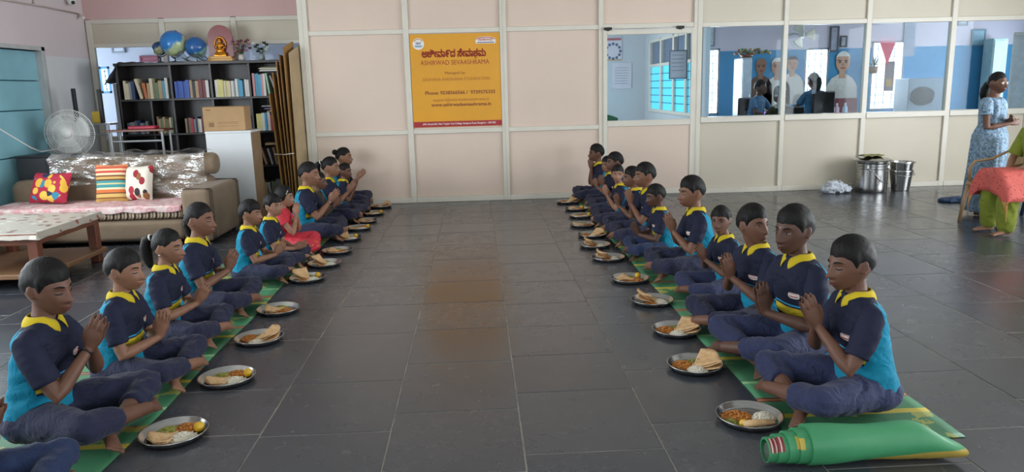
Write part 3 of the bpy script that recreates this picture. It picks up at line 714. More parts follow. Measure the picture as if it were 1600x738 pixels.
n = 16; arch = [(-.13, -.04), (.13, -.04), (.135, .0)] + [(.13 * math.cos(a), .012 + .035 * math.sin(a)) for a in (PI * i / 12 for i in range(13))] + [(-.135, 0)]
mb = MB(); mb.prism(arch, -.004, 0); ag = mb.build('arched_emblem', WHT, sg, loc=(.40, -.006, sz(108)), fix=True)
mb = MB(); mb.tube([(.118 * math.cos(a), -.005, .008 + .028 * math.sin(a)) for a in (PI * i / 14 for i in range(15))], .005, 5); mb.build('emblem_arch', plain('b5343a', .5), ag)
text('emblem_letters', 'ASHIRWAD', .036, plain('b5343a', .5), ag, (0, -.0047, .006), width=.19, bold=.001); mb = MB(); mb.box(-.11, .11, -.0055, -.004, -.032, -.022); mb.build('emblem_line', plain('2f4f94', .5), ag)
# ------------------------------------------------------------------ bookshelf and what stands on it
def wood_mat(name, a, b, scale=(1, 1, 12), rough=.4):
    t = NT(name); v = t.coord(); f = t.noise(t.mapping(v, scale), 6, 5, .6); t.bump(f, .12, .003); return t.fin(t.mix(f, lin(a), lin(b)), rough)
WENGE = wood_mat('dark_wenge_laminate', '120e0f', '261f1f', (12, 1, 1), .38); TEAK = wood_mat('reddish_brown_wood', '5c3323', '85503a', (1, 12, 1), .38)
SX0, SX1, SY0, SY1, SZ = -4.62, -2.28, 10.10, 10.46, 1.93
bs = empty('bookshelf', ((SX0 + SX1) / 2, SY0, 0), label='dark brown open bookshelf full of books against the left partition', cat='bookshelf'); bx = (SX0 + SX1) / 2
def shelf_part(n, x0, x1, z0, z1, y0=0, y1=SY1 - SY0):
    m = MB(); m.cbox(x0 - bx, x1 - bx, y0, y1, z0, z1, .002); m.build(n, WENGE, bs)
shelf_part('side_panel', SX0, SX0 + .03, 0, SZ - .035); shelf_part('side_panel', SX1 - .03, SX1, 0, SZ - .035); shelf_part('top_panel', SX0 - .01, SX1 + .01, SZ - .035, SZ, -.01); shelf_part('back_panel', SX0 + .03, SX1 - .03, .02, SZ - .035, SY1 - SY0 - .015, SY1 - SY0 - .002)
ROWS = [.12, .57, 1.02, 1.47]
for z in ROWS: shelf_part('shelf', SX0 + .03, SX1 - .03, z - .025, z, .004, SY1 - SY0 - .015)
DIV = [-3.93, -3.42, -2.925]
for x in DIV:
    for a, b in zip(ROWS, ROWS[1:] + [SZ - .01]): shelf_part('divider', x - .014, x + .014, a, b - .025, .006, SY1 - SY0 - .015)
for a, b in zip(ROWS[:3], ROWS[1:]): shelf_part('divider', -4.225, -4.2, a, b - .025, .006, SY1 - SY0 - .015)
mb = MB()
mb.cur = 0; mb.box(-.5, .5, -.5, -.44, -.5, .5); mb.box(-.5, -.42, -.44, .5, -.5, .5); mb.box(.42, .5, -.44, .5, -.5, .5); mb.cur = 1; mb.box(-.42, .42, -.44, .46, -.47, .47)
BOOK = mb.mesh('book'); PAPER = plain('cfc8b6', .8, var=.1, scale=40); BOOK.materials.append(PAPER); BOOK.materials.append(PAPER)
BC = {'cream': 'cbbfa2', 'navy': '27365c', 'orange': 'b5643c', 'green': '5f7355', 'teal': '4d90a5', 'white': 'd2d2cc', 'blue': '2f55a8', 'black': '25242a', 'maroon': '6e2c33', 'yellow': 'd0c67c', 'grey': '8b8d90', 'pink': 'c98a8c', 'red': 'ad3540', 'brown': '7d6149', 'sky': '3f9cc4', 'olive': '6f7049', 'tan': 'a58a64', 'mint': '9cc0a2', 'slate': '5b6472', 'violet': '6a5a8a'}
ORD = ['first', 'second', 'third', 'fourth', 'fifth', 'sixth', 'seventh', 'eighth', 'ninth', 'tenth', 'eleventh', 'twelfth', 'thirteenth', 'fourteenth', 'fifteenth', 'sixteenth', 'seventeenth']
def book(x, y, z, w, d, h, c, tilt, label, flat=False, grp='books on the dark bookshelf'):
    o = bpy.data.objects.new('book', BOOK); col.objects.link(o); o.scale = (w, d, h); o.location = (x, y, z); o.rotation_euler = (0, tilt, 0) if not flat else (tilt * .2, PI / 2, tilt)
    o.material_slots[0].link = 'OBJECT'; o.material_slots[0].material = plain(BC[c], .5, var=.12, scale=3); return tag(o, label, 'book', grp)
def row_books(x, z, cols, hrange, wrange, where, seed, tilts={}, xmax=None):
    R_ = random.Random(seed)
    for i, c in enumerate(cols):
        w = R_.uniform(*wrange); h = R_.uniform(*hrange); d = R_.uniform(.14, .19); t = tilts.get(i, 0)
        ext = w * math.cos(t) + h * abs(math.sin(t))
        if xmax and x + ext > xmax: break
        zc = z + (h * math.cos(t) + w * abs(math.sin(t))) / 2 + .0012
        book(x + ext / 2, SY0 + .03 + d / 2 + R_.random() * .02, zc, w, d, h, c, t, '%s book, %s from the left %s' % (c, ORD[i], where)); x += ext + .0015
row_books(-4.555, 1.47, 'cream cream grey navy cream orange tan cream olive green tan teal white navy white'.split(), (.20, .27), (.024, .044), 'in the leftmost top compartment', 3, {4: -.22, 5: -.12}, -3.95)
row_books(-3.90, 1.47, 'blue blue blue blue blue tan black tan maroon maroon white white pink'.split(), (.21, .235), (.028, .046), 'beside the blue set, second top compartment', 4, {}, -3.44)
row_books(-3.39, 1.47, 'white yellow yellow cream yellow cream white grey white teal sky black white white'.split(), (.20, .23), (.022, .040), 'in the third top compartment', 5, {}, -2.94)
row_books(-2.90, 1.47, 'pink sky teal sky pink white mint grey slate violet slate'.split(), (.26, .30), (.020, .034), 'in the rightmost top compartment', 6, {6: -.10, 7: -.28, 8: -.3, 9: -.3, 10: -.3}, -2.31)
row_books(-4.56, 1.02, 'slate grey grey slate navy grey slate grey'.split(), (.14, .18), (.026, .04), 'in the low left second-row compartment', 7, {}, -4.24)
row_books(-4.18, 1.02, 'brown tan green tan olive brown cream green'.split(), (.18, .22), (.022, .034), 'in the second-row compartment left of the carton', 8, {}, -3.96)
row_books(-3.82, 1.02, 'tan black brown red grey navy cream white maroon tan navy white'.split(), (.17, .21), (.020, .034), 'beside the carton in the second row', 9, {}, -3.44)
row_books(-3.05, 1.02, 'brown maroon navy'.split(), (.17, .2), (.024, .034), 'peeping out right of the carton', 10, {}, -2.94)
row_books(-2.89, 1.02, 'yellow yellow white sky white red red maroon brown red red teal olive white'.split(), (.20, .24), (.026, .042), 'in the second row right of the carton', 11, {}, -2.31)
row_books(-2.88, .57, 'brown grey brown tan slate slate white white grey maroon maroon pink'.split(), (.20, .25), (.022, .036), 'in the third row near the cardboard sheets', 12, {0: -.25, 1: -.22, 2: -.15, 5: -.2, 6: -.24, 7: -.24, 8: -.2}, -2.31)
row_books(-2.88, .12, 'olive tan grey green brown slate olive grey brown'.split(), (.20, .26), (.024, .038), 'on the bottom shelf near the floor', 13, {2: -.1}, -2.31)
for i, (z, c, dx) in enumerate(((1.735, 'white', 0), (1.745, 'grey', .02), (1.755, 'cream', -.01), (1.765, 'olive', .015))):
    book(-2.66 + dx, SY0 + .13, 1.795 + i * .0135, .013, .19, .27, c, rnd.uniform(-.08, .08), '%s magazine lying flat, %s up above the tall coloured books' % (c, ORD[i]), flat=True, grp='magazines lying on books')
for i, (z, c, dx) in enumerate(((0, 'tan', 0), (0, 'white', .05), (0, 'violet', -.02), (0, 'pink', .08), (0, 'grey', -.05))):
    book(-2.62 + dx, SY0 + .13, 1.272 + i * .017, .016, .19, .25, c, rnd.uniform(-.3, .3), '%s paper pad lying flat, %s up above the red books' % (c, ORD[i]), flat=True, grp='papers lying on books')
for i, c in enumerate(('grey', 'white', 'slate', 'grey')):
    book(-3.66 + .03 * (i % 2), SY0 + .13, .582 + i * .019, .018, .19, .26, c, rnd.uniform(-.3, .3), '%s magazine, %s up in the pile beside the white cabinet' % (c, ORD[i]), flat=True, grp='magazine pile on the third shelf')
book(-2.66, SY0 + .13, .845, .028, .2, .3, 'tan', .12, 'tan folder lying flat on top of the third-row books', flat=True)
# dark plastic sheet hanging over the left end of the top
mb = MB(); mb.grid(lambda u, v: (SX0 - .13 + .46 * u - .03 * math.sin(v * 5), SY0 - .04 + .4 * v, SZ + .006 + .012 * abs(math.sin(u * 9 + v * 6)) - (.26 * max(0, .42 - u) / .42) ** 1.0 * (1 if u < .42 else 0) - .02 * (v < .1)), 22, 10, .003)
tag(mb.build('plastic_sheet', plain('2e2823', .3, var=.3, scale=20, bump=.4, bscale=25), smooth=True, fix=True), 'dark crumpled plastic sheet hanging over the bookshelf corner', 'sheet')
# globes
def globe_mat(name, sea, land, sc):
    t = NT(name); v = t.coord(); n = t.noise(v, sc, 5, .6); c = t.ramp(n, [(0, sea), (.56, sea), (.60, land), (.72, 'c9bfa0'), (.8, land)]); z = t.xyz(v)[2]
    return t.fin(c, .22)
def globe(px, py, r, sea, land, ringm, label, seed, tilt=.35):
    p = at(px, py, SY0 + .17); zb = SZ; g = empty('globe', (p.x, SY0 + .17, zb), seed, label=label, cat='globe'); hz = p.z - zb
    m = MB(); m.ball((0, 0, 0), r, 28, 18); m.build('sphere', globe_mat('globe_print_%d' % px, sea, land, 2.2 / (r * 10)), g, True, loc=(0, 0, hz))
    m = MB(); P = [V(math.sin(a) * (r + .014), 0, hz + math.cos(a) * (r + .014)) for a in (tilt + PI * i / 18 for i in range(19))]; m.tube(P, .006, 8); m.build('meridian_arc', ringm, g, True)
    m = MB(); m.tube([P[-1], V(0, 0, hz - r - .03), V(0, 0, .015)] if hz - r > .06 else [V(0, 0, hz - r - .012), V(0, 0, .01)], .008, 8); m.build('stem', ringm, g, True)
    m = MB(); m.lathe([(0, 0), (r * .6, 0), (r * .58, .008), (r * .2, .02), (0, .022)], 20); m.build('base', ringm, g, True)
    m = MB(); m.tube([V(math.sin(tilt) * (r + .02), 0, hz + math.cos(tilt) * (r + .02)), V(math.sin(tilt) * (r - .004), 0, hz + math.cos(tilt) * (r - .004))], .006, 8); m.build('pin', ringm, g, True)
globe(249, 76, .090, '274a74', '8d8f6a', BLACK, 'small dark globe on a black stand, leftmost on the bookshelf', .4)
globe(271, 68, .165, '2f7cc4', 'b5c48f', BLACK, 'largest blue globe on top of the bookshelf', 1.2)
globe(306, 74, .135, '2a5f9e', '86b3a0', plain('d6dadc', .3), 'medium globe with a white meridian arc beside the maroon plaque', 2.0)
mb = MB(); mb.grid(lambda u, v: (-3.86 + .40 * u + .02 * math.sin(v * 7), SY0 + .03 + .05 * v, SZ + .004 + v * (.10 + .04 * math.sin(u * 13)) ), 24, 8, .002); tag(mb.build('clear_wrap', glass_mat('clear_plastic', 'dfe8ec', 3, .15), smooth=True, fix=True), 'crumpled clear plastic wrap around the globe bases', 'wrap')
# plaque with a golden seated figure
p = at(346, 93, SY0 + .16); pq = empty('plaque', (p.x, SY0 + .16, SZ), label='maroon arched plaque with a golden seated figure on the bookshelf', cat='plaque')
MAR = plain('7c2d2c', .25, var=.08); GOLD = plain('d08a2a', .3, .75, var=.1); GWOOD = plain('cf9d4c', .4, var=.1)
arch = [(-.16, .05), (.16, .05), (.16, .30)] + [(.16 * math.cos(a), .30 + .165 * math.sin(a)) for a in (PI * i / 16 for i in range(1, 16))] + [(-.16, .30)]
mb = MB(); mb.prism(arch, .02, .05); mb.build('arched_board', MAR, pq, fix=True)
mb = MB(); mb.cbox(-.165, .165, -.07, .06, 0, .035, .004); mb.cbox(-.15, .15, -.06, .05, .035, .065, .004); mb.build('stepped_base', GWOOD, pq)
mb = MB(); mb.ball((0, -.01, .13), (.055, .03, .05)); mb.ball((0, -.01, .20), (.035, .027, .038)); mb.ball((0, -.01, .255), (.024, .022, .028)); mb.tube([(-.06, -.02, .1), (0, -.045, .092), (.06, -.02, .1)], .018, 8, round_ends=True)
for e in (-1, 1): mb.tube([(e * .03, -.01, .22), (e * .06, -.02, .18), (e * .035, -.04, .14)], .011, 8, round_ends=True)
mb.lathe([(0, .02), (.02, .0), (0, -.0)], 10, c=(0, -.01, .28)); fm = fuse(mb, .006, 1); obj('golden_figure', fm, GOLD, pq)
mb = MB(); mb.tube([(.075 * math.cos(a), .012, .19 + .12 * math.sin(a)) for a in (PI * i / 16 - .0 for i in range(17))], .010, 8); mb.build('halo_arch', GOLD, pq, True)
mb = MB(); mb.cbox(-.08, .08, -.04, .02, .065, .085, .004); mb.build('lotus_seat', GOLD, pq)
def flowers(px, label, petals, n, seed, vase, hh=.22):
    p = at(px, 92, SY0 + .15); f = empty('flower_vase', (p.x, SY0 + .15, SZ), label=label, cat='vase'); R_ = random.Random(seed)
    m = MB(); m.lathe([(0, 0), (.035, 0), (.045, .03), (.04, .065), (.028, .085), (.024, .085), (.022, .06), (0, .05)], 16); m.build('vase', vase, f, True)
    for i in range(n):
        a = R_.random() * 2 * PI; r = .03 + .10 * R_.random(); z = .10 + hh * .75 * R_.random() ** .7; tip = V(r * math.cos(a), r * math.sin(a) * .6, z)
        m = MB(); m.tube([(0, 0, .06), tip * .5 + V(0, 0, .05), tip], .0025, 5); st = m.build('stem', plain('4d5a38', .7), f)
        m = MB()
        for k in range(5):
            q = 2 * PI * k / 5 + i; d = V(math.cos(q), math.sin(q) * .8, .6 * math.sin(q * 2 + i)).normalized(); m.ball(tip + d * .014, (.013, .011, .009), 6, 4)
        m.build('blossom', petals[i % len(petals)], st, True)
flowers(378, 'white vase of dried dusty-red flowers beside the plaque', [plain('8a4a52', .8), plain('a8757a', .8), plain('6d3a40', .8)], 24, 3, plain('c9c2bd', .4))
flowers(409, 'small vase of white and dark green flowers at the bookshelf end', [plain('d8ded8', .7), plain('24352c', .8)], 14, 8, plain('8d9ca0', .3), .17)
# white cabinet and carton
CARD = plain('a8875f', .75, var=.08, scale=6, bump=.1); CARD2 = plain('8f6a3f', .8, var=.12, scale=5, bump=.15)
cb = empty('cabinet', (-2.92, 9.05, 0), label='white laminated cabinet behind the sofa end, brown side panel', cat='cabinet')
mb = MB(); mb.cbox(-.27, .255, .0, .018, .06, 1.055, .003); mb.build('door', plain('cfd2d4', .35, var=.03, scale=2), cb)
mb = MB(); mb.box(-.265, .25, .018, .42, 0, 1.055); mb.build('carcass', plain('8b7358', .5, var=.1), cb); mb = MB(); mb.cbox(-.275, .265, -.005, .43, 1.055, 1.08, .003); mb.build('top_panel', plain('cfd2d4', .35, var=.03, scale=2), cb)
cx = empty('carton', (-2.97, 9.22, 1.0805), .04, label='closed brown cardboard carton on top of the white cabinet', cat='box')
mb = MB(); mb.cbox(-.24, .24, -.14, .14, 0, .28, .006); mb.build('carton_body', CARD, cx)
mb = MB(); mb.box(-.243, .243, -.025, .025, .2795, .2815); mb.box(-.2435, -.239, -.025, .025, .2, .28); mb.build('tape', plain('9d7a4c', .3), cx)
mb = MB(); 
for z in (.055, .085, .10): mb.box(-.08, .16, -.1412, -.139, z, z + .004)
mb.box(-.18, -.12, -.1412, -.139, .05, .10); mb.box(-.19, -.11, -.1412, -.139, .11, .113); mb.box(-.2, -.15, -.1412, -.139, .24, .255); mb.build('print_mark', plain('7d5f3c', .7), cx)
for e in (-1, 1):
    mb = MB(); mb.cbox(-.241, .241, min(0, e * .141) + .001 * e, max(0, e * .141), .280, .284, .001); mb.build('flap', CARD, cx)
# flattened cartons leaning in the corner, tied with string
R_ = random.Random(4)
SP = [(-2.60, .0, 1.50, '96703f'), (-2.545, .0, 1.76, '8a642f'), (-2.49, .01, 1.90, 'a07a48'), (-2.435, .0, 1.98, '7d5a30'), (-2.375, .03, 2.06, '9a7442'), (-2.31, .06, 2.0, 'b09a78')]
nm = ['shortest brown flattened carton, outermost in the leaning bundle', 'second flattened carton from the books in the leaning bundle', 'third flattened carton from the books in the leaning bundle', 'darkest flattened carton in the leaning bundle', 'tallest flattened carton in the leaning bundle by the partition', 'pale grey-brown flattened carton next to the partition post']
for i, (x, dy, h, c) in enumerate(SP):
    m = MB(); w = .30; xt = x + .02 * i - .03
    xb = -2.50 + .038 * i
    def sheet(u, v, x=x, xb=xb, h=h, i=i, dy=dy): return (lerp(xb, x, v) + .012 * math.sin(u * 3 + i) + .05 * u * (i / 5), 9.72 + dy + w * u + .06 * v, h * v * (1 - .06 * u * math.sin(i)))
    m.grid(sheet, 6, 8, .010); o = tag(m.build('flattened_carton', plain(c, .8, var=.1, scale=5, bump=.15), smooth=False, fix=True), nm[i], 'cardboard', 'flattened cartons in the corner')
mb = MB(); mb.tube([(-2.58, 9.70, .74), (-2.45, 9.66, .735), (-2.33, 9.70, .745)], .006, 6); mb.build('string', plain('d8d2c4', .8), o)

# ------------------------------------------------------------------ sofa group
SOFA = cloth('7f6e5b', 'beige_sofa_fabric', fold=.2)
def stripes():
    t = NT('striped_sofa_fabric'); v = t.coord(); x, y, z = t.xyz(v); s = t.math('ADD', x, y); f = t.math('FRACT', t.math('MULTIPLY', s, 14.0))
    return t.fin(t.ramp(f, [(0, '3b2d26'), (.28, '3b2d26'), (.30, 'b39f86'), (.55, 'b39f86'), (.57, '6b5646'), (.72, '6b5646'), (.74, 'c2b299'), (1, 'c2b299')], 'CONSTANT'), .85)
STRIPE = stripes()
def soft_box(x0, x1, y0, y1, z0, z1, r, vox=.03, n=4):
    m = MB(); m.cbox(x0, x1, y0, y1, z0, z1, r); return fuse(m, vox, n)
sf = empty('sofa', (-3.9, 8.1, 0), label='long beige sofa with plastic-wrapped back and striped piping', cat='sofa'); ox, oy = -3.9, 8.1
def spart(n, x0, x1, y0, y1, z0, z1, mat, r=.03, vox=.025): return obj(n, soft_box(x0 - ox, x1 - ox, y0 - oy, y1 - oy, z0, z1, r, vox), mat, sf)
spart('base', -5.1, -3.02, 7.74, 8.62, .03, .26, SOFA); 
for a, b in ((-5.09, -4.06), (-4.04, -3.02)): spart('seat_cushion', a, b, 7.72, 8.38, .262, .385, STRIPE)
spart('backrest', -5.1, -2.93, 8.34, 8.62, .25, .63, SOFA, .06); spart('back_bolster', -4.60, -2.95, 8.36, 8.60, .58, .87, SOFA, .09)
mb = MB(); mb.lathe([(0, 0), (.10, 0), (.12, .03), (.12, .15), (.10, .18), (0, .18)], 18, M=Matrix.Translation((-2.97 - ox, 8.46 - oy, .76)) @ Matrix.Rotation(PI / 2, 4, 'Y') @ Matrix.Translation((0, 0, -.09))); obj('backrest_roll', fuse(mb, .02, 3), SOFA, sf)
ar = spart('arm', -3.0, -2.72, 7.62, 8.62, .03, .57, SOFA, .02)
for y in (7.70, 8.55):
    for k in range(3):
        mb = MB(); yy = y - oy + (k - 1) * .036; mb.tube([(-2.721 - ox, yy, .05), (-2.721 - ox, yy, .545), (-2.733 - ox, yy, .566), (-2.985 - ox, yy, .570)], .005, 6); mb.build('piping', plain('3a2c25', .8), ar, True)
spart('front_apron', -5.1, -3.02, 7.70, 7.76, .05, .25, SOFA, .02)
for x in (-5.0, -3.1, -2.8):
    for y in (7.72, 8.55): mb = MB(); mb.lathe([(0, 0), (.022, 0), (.028, .04), (0, .04)], 10, c=(x - ox, y - oy, 0)); mb.build('foot', BLACK, sf)
# crinkled clear plastic over the back
t = NT('crinkled_clear_plastic'); v = t.coord(); nz = t.noise(t.mapping(v, (.6, 1, 2.0)), 7, 3, .6); t.bump(nz, 1.0, .05); gl = t.n('BsdfGlossy'); gl.inputs['Roughness'].default_value = .12; gl.inputs[0].default_value = lin('f2f4f4')
bmp = [n for n in t.t.nodes if n.type == 'BUMP'][0]; t.t.links.new(bmp.outputs[0], gl.inputs['Normal']); tr = t.n('BsdfTransparent'); tr.inputs[0].default_value = lin('f4f2ee'); mx = t.n('MixShader'); df = t.n('BsdfDiffuse'); df.inputs[0].default_value = lin('d9d8d4')
t.t.links.new(bmp.outputs[0], df.inputs['Normal']); m2 = t.n('MixShader'); m2.inputs[0].default_value = .45; t.set(m2.inputs[1], gl.outputs[0]); t.set(m2.inputs[2], df.outputs[0])
t.set(mx.inputs[0], t.ramp(nz, [(.42, (.08, .08, .08, 1)), (.68, (.62, .62, .62, 1))])); t.set(mx.inputs[1], tr.outputs[0]); t.set(mx.inputs[2], m2.outputs[0]); t.t.links.new(mx.outputs[0], t.out.inputs[0]); CRINKLE = t.m
def wrap(u, v):
    x = lerp(-4.62, -2.97, u); k = .012 * math.sin(u * 31 + v * 7) + .010 * math.sin(u * 17 - v * 19) + .02
    low = .48 + .10 * math.sin(u * 4.5 + .4)
    if v < .22: return (x, lerp(8.66, 8.36, v / .22), .885 + k)
    t_ = (v - .22) / .78; return (x, 8.325 - k, lerp(.87, low, t_))
mb = MB(); mb.grid(wrap, 60, 26, .0); tag(mb.build('plastic_wrap', CRINKLE, smooth=True), 'crinkled clear plastic cover over the sofa back', 'plastic cover')
# cushions
def cushion(px, py, w, h, mat, label, rz, tilt, Y):
    p = at(px, py, Y); m = MB(); n = 14; th = .07
    def f(sgn):
        def g(u, v):
            a, b = u * 2 - 1, v * 2 - 1; e = (1 - a ** 4) * (1 - b ** 4); pin = 1 - .07 * (1 - abs(a)) * abs(b) ** 3 - .0; pin2 = 1 - .07 * (1 - abs(b)) * abs(a) ** 3
            return (a * w / 2 * pin2, sgn * th * e ** .6, b * h / 2 * pin)
        return g
    m.grid(f(-1), n, n); m.grid(f(1), n, n); o = m.build('cushion', mat, None, True, fix=True); o.location = p; o.rotation_euler = (tilt, 0, rz); return tag(o, label, 'cushion')
def m_red():
    t = NT('pink_red_cushion_print'); v = t.coord(); x, y, z = t.xyz(v); d = t.vor(v, 11); c = t.vor(v, 11, 'Color'); n = t.noise(v, 7, 2); hs = t.ramp(t.xyz(c)[0], [(0, 'd9a838'), (.3, 'd9a838'), (.31, '2d7f9c'), (.5, '2d7f9c'), (.51, '232845'), (.68, '232845'), (.69, 'e0b84c'), (1, 'c8502f')], 'CONSTANT')
    r = t.math('ADD', t.math('POWER', t.math('MULTIPLY', x, 6.0), 2.0), t.math('POWER', t.math('MULTIPLY', z, 8.0), 2.0)); inn = t.math('LESS_THAN', t.math('ADD', r, t.math('MULTIPLY', n, .8)), 2.2)
    f = t.math('MULTIPLY', inn, t.math('LESS_THAN', d, .55)); return t.fin(t.mix(f, lin('a51f3a'), hs), .8)
def m_str():
    t = NT('folk_stripe_cushion_print'); v = t.coord(); x, y, z = t.xyz(v); f = t.math('ADD', t.math('MULTIPLY', z, 2.4), .5); st = [(0, 'c9a45a'), (.10, '8a5a30'), (.13, 'd6b46a'), (.22, '5f3a26'), (.25, 'd07038'), (.33, 'e0d0a8'), (.38, '3a8f92'), (.46, 'c8c08c'), (.5, '3a8f92'), (.56, '6b3f28'), (.6, 'c9a45a'), (.66, '7a4a2a'), (.70, 'dcc9a2'), (.76, 'c04438'), (.82, 'e2c49a'), (.87, 'c85a40'), (.93, 'd98c60')]
    return t.fin(t.ramp(f, st, 'CONSTANT'), .8)
def m_drop():
    t = NT('teardrop_cushion_print'); v = t.coord(); m = t.mapping(v, (1, .1, .72), (.02, 0, .03)); d = t.vor(m, 11.5); c = t.vor(m, 11.5, 'Color'); cc = t.ramp(t.xyz(c)[0], [(0, '8f1f2c'), (.3, '2e2528'), (.5, '8a5a34'), (.68, 'a82a36'), (.85, '5a2430')], 'CONSTANT')
    return t.fin(t.mix(t.math('LESS_THAN', d, .38), lin('d9d2c4'), cc), .8)
cushion(79, 294, .46, .34, m_red(), 'pink-red cushion with colourful embroidery at the sofa left', -.25, -.42, 8.12)
cushion(175, 287, .34, .42, m_str(), 'multicoloured folk-striped cushion in the sofa middle', .06, -.22, 8.22)
cushion(217, 286, .32, .38, m_drop(), 'white cushion printed with red and brown teardrops', -.12, -.26, 8.24)
# lace-edged throw on the seat
def lace():
    t = NT('pink_white_throw_print'); v = t.coord(); n = t.noise(v, 6, 4); return t.fin(t.ramp(n, [(.35, 'd8cbc6'), (.5, 'c78f92'), (.6, 'd9c9c4'), (.72, 'b87a80')]), .85)
LACE = lace()
def throw(u, v):
    x = lerp(-5.05, -3.03, u); sc = .020 * abs(math.sin(u * 22)); k = .006 * math.sin(u * 37) * math.sin(v * 9)
    if v < .72: return (x, lerp(8.33, 7.715, v / .72), .405 + k)
    return (x, 7.70 - .006 * math.sin(u * 40), lerp(.405, .355 - sc, (v - .72) / .28))
mb = MB(); mb.grid(throw, 70, 20, .004); tag(mb.build('seat_throw', LACE, smooth=True, fix=True), 'pink and white lace-edged throw over the sofa seat', 'throw')
# side seat along the left wall
sd = empty('side_seat', (-4.8, 6.9, 0), label='low striped side seat along the left wall behind the coffee table', cat='seat')
obj('seat_base', soft_box(-.33, .33, -.7, .7, .02, .22, .03, .025), SOFA, sd); obj('seat_cushion', soft_box(-.34, .35, -.72, .70, .222, .36, .03, .025), STRIPE, sd)
mb = MB(); mb.grid(lambda u, v: (-5.1 + .66 * u, 6.25 + 1.2 * v, .374 + .006 * math.sin(u * 20) * math.sin(v * 17)), 16, 24, .004); tag(mb.build('seat_throw', LACE, smooth=True, fix=True), 'rumpled pink throw lying on the low side seat', 'throw')
# coffee table
tx0, tx1, ty0, ty1, tz = -4.40, -3.52, 6.02, 7.08, .455
ct = empty('coffee_table', (tx0, ty0, 0), label='brown wooden coffee table with lower shelf before the sofa', cat='table'); W_, D_ = tx1 - tx0, ty1 - ty0
mb = MB(); mb.cbox(0, W_, 0, D_, tz - .035, tz, .006); mb.build('tabletop', TEAK, ct)
mb = MB(); mb.cbox(.03, W_ - .03, .03, .05, tz - .10, tz - .035, .003); mb.cbox(.03, W_ - .03, D_ - .05, D_ - .03, tz - .10, tz - .035, .003); mb.cbox(.03, .05, .05, D_ - .05, tz - .10, tz - .035, .003); mb.cbox(W_ - .05, W_ - .03, .05, D_ - .05, tz - .10, tz - .035, .003); mb.build('apron', TEAK, ct)
for a in (.025, W_ - .105):
    for b in (.025, D_ - .105): mb = MB(); mb.cbox(a, a + .08, b, b + .08, 0, tz - .035, .005); mb.build('leg', TEAK, ct)
mb = MB(); mb.cbox(-.01, W_ + .01, -.01, D_ + .01, .085, .125, .006); mb.build('lower_shelf', wood_mat('worn_plank_wood', '6d4a33', '9c7856', (1, 8, 1), .5), ct)
def tcl():
    t = NT('table_cloth_print'); v = t.coord(); d = t.vor(v, 13); c = t.vor(v, 13, 'Color'); cc = t.ramp(t.xyz(c)[0], [(0, '6e3a34'), (.25, 'a89f94'), (.5, '8a4a40'), (.62, 'c9c4b8'), (.85, '705a50')], 'CONSTANT'); return t.fin(t.mix(t.math('LESS_THAN', d, .36), lin('aaa499'), cc), .35)
def tc(u, v):
    x = lerp(-.03, W_ + .03, u); y = lerp(-.03, D_ + .03, v); z = tz + .007
    if u < .02 or u > .98 or v < .02 or v > .98: z = tz - .042 + .003 * math.sin(u * 30 + v * 26)
    return (tx0 + x, ty0 + y, z)
mb = MB(); mb.grid(tc, 60, 60, .003); tag(mb.build('table_cover', tcl(), smooth=False, fix=True), 'printed white plastic cover on the coffee table', 'tablecloth')
# table fan
FX = at(112, 208, 9.1); fn = empty('pedestal_fan', (FX.x, 9.1, 0), .12, label='white pedestal fan standing behind the sofa', cat='fan'); PLA = plain('c9c9c4', .35, var=.03); fz = FX.z; WIRE = plain('e8e8e4', .3)
mb = MB(); mb.lathe([(0, 0), (.15, 0), (.15, .02), (.06, .05), (0, .05)], 28); mb.build('base', PLA, fn, True)
mb = MB(); mb.tube([(0, 0, .05), (0, 0, .6), (0, .03, fz - .14)], [.018, .018, .022], 12); mb.build('pole', PLA, fn, True)
mb = MB(); mb.tube([(0, .13, fz), (0, .0, fz), (0, -.02, fz)], [.06, .075, .05], 18, round_ends=True); mb.tube([(0, .05, fz - .16), (0, .06, fz - .05)], [.03, .045], 12); mb.build('motor_housing', PLA, fn, True)
for k in range(3):
    mb = MB(); a0 = 2 * PI * k / 3 + .4
    def blade(u, v): 
        r = lerp(.05, .235, u); a = a0 + (v - .5) * (1.5 - .3 * u); return (r * math.cos(a), -.07 + .045 * (v - .5), fz + r * math.sin(a))
    mb.grid(blade, 8, 10, .003); mb.build('blade', glass_mat('grey_fan_blade', 'b9bcbc', 2, .2) if k < 0 else plain('c4c6c6', .25), fn, True, fix=True)
mb = MB()
for k in range(72):
    a = 2 * PI * k / 72
    for e, yy in ((-1, -.13), (1, .0)):
        P = [V(math.cos(a) * r, -.06 + e * d, fz + math.sin(a) * r) for r, d in ((.05, .085 if e < 0 else .06), (.14, .082 if e < 0 else .06), (.22, .06), (.265, .015), (.272, 0))]; mb.tube(P, .0024, 4, cap=False)
tag(mb.build('cage_wires', WIRE, fn, True), kind='stuff')
mb = MB()
for r, yy in ((.272, -.06), (.15, -.142), (.06, -.145), (.22, -.12)): mb.tube([(math.cos(a) * r, yy, fz + math.sin(a) * r) for a in (2 * PI * i / 40 for i in range(41))], .0035 if r > .25 else .0022, 5, cap=False)
tag(mb.build('cage_rings', WIRE, fn, True), kind='stuff')
mb = MB(); mb.lathe([(0, -.012), (.05, -.010), (.058, .0), (.055, .012), (0, .012)], 24, M=Matrix.Translation((0, -.155, fz)) @ Matrix.Rotation(-PI / 2, 4, 'X')); mb.build('hub_badge', plain('d4d4d0', .3), fn, True)
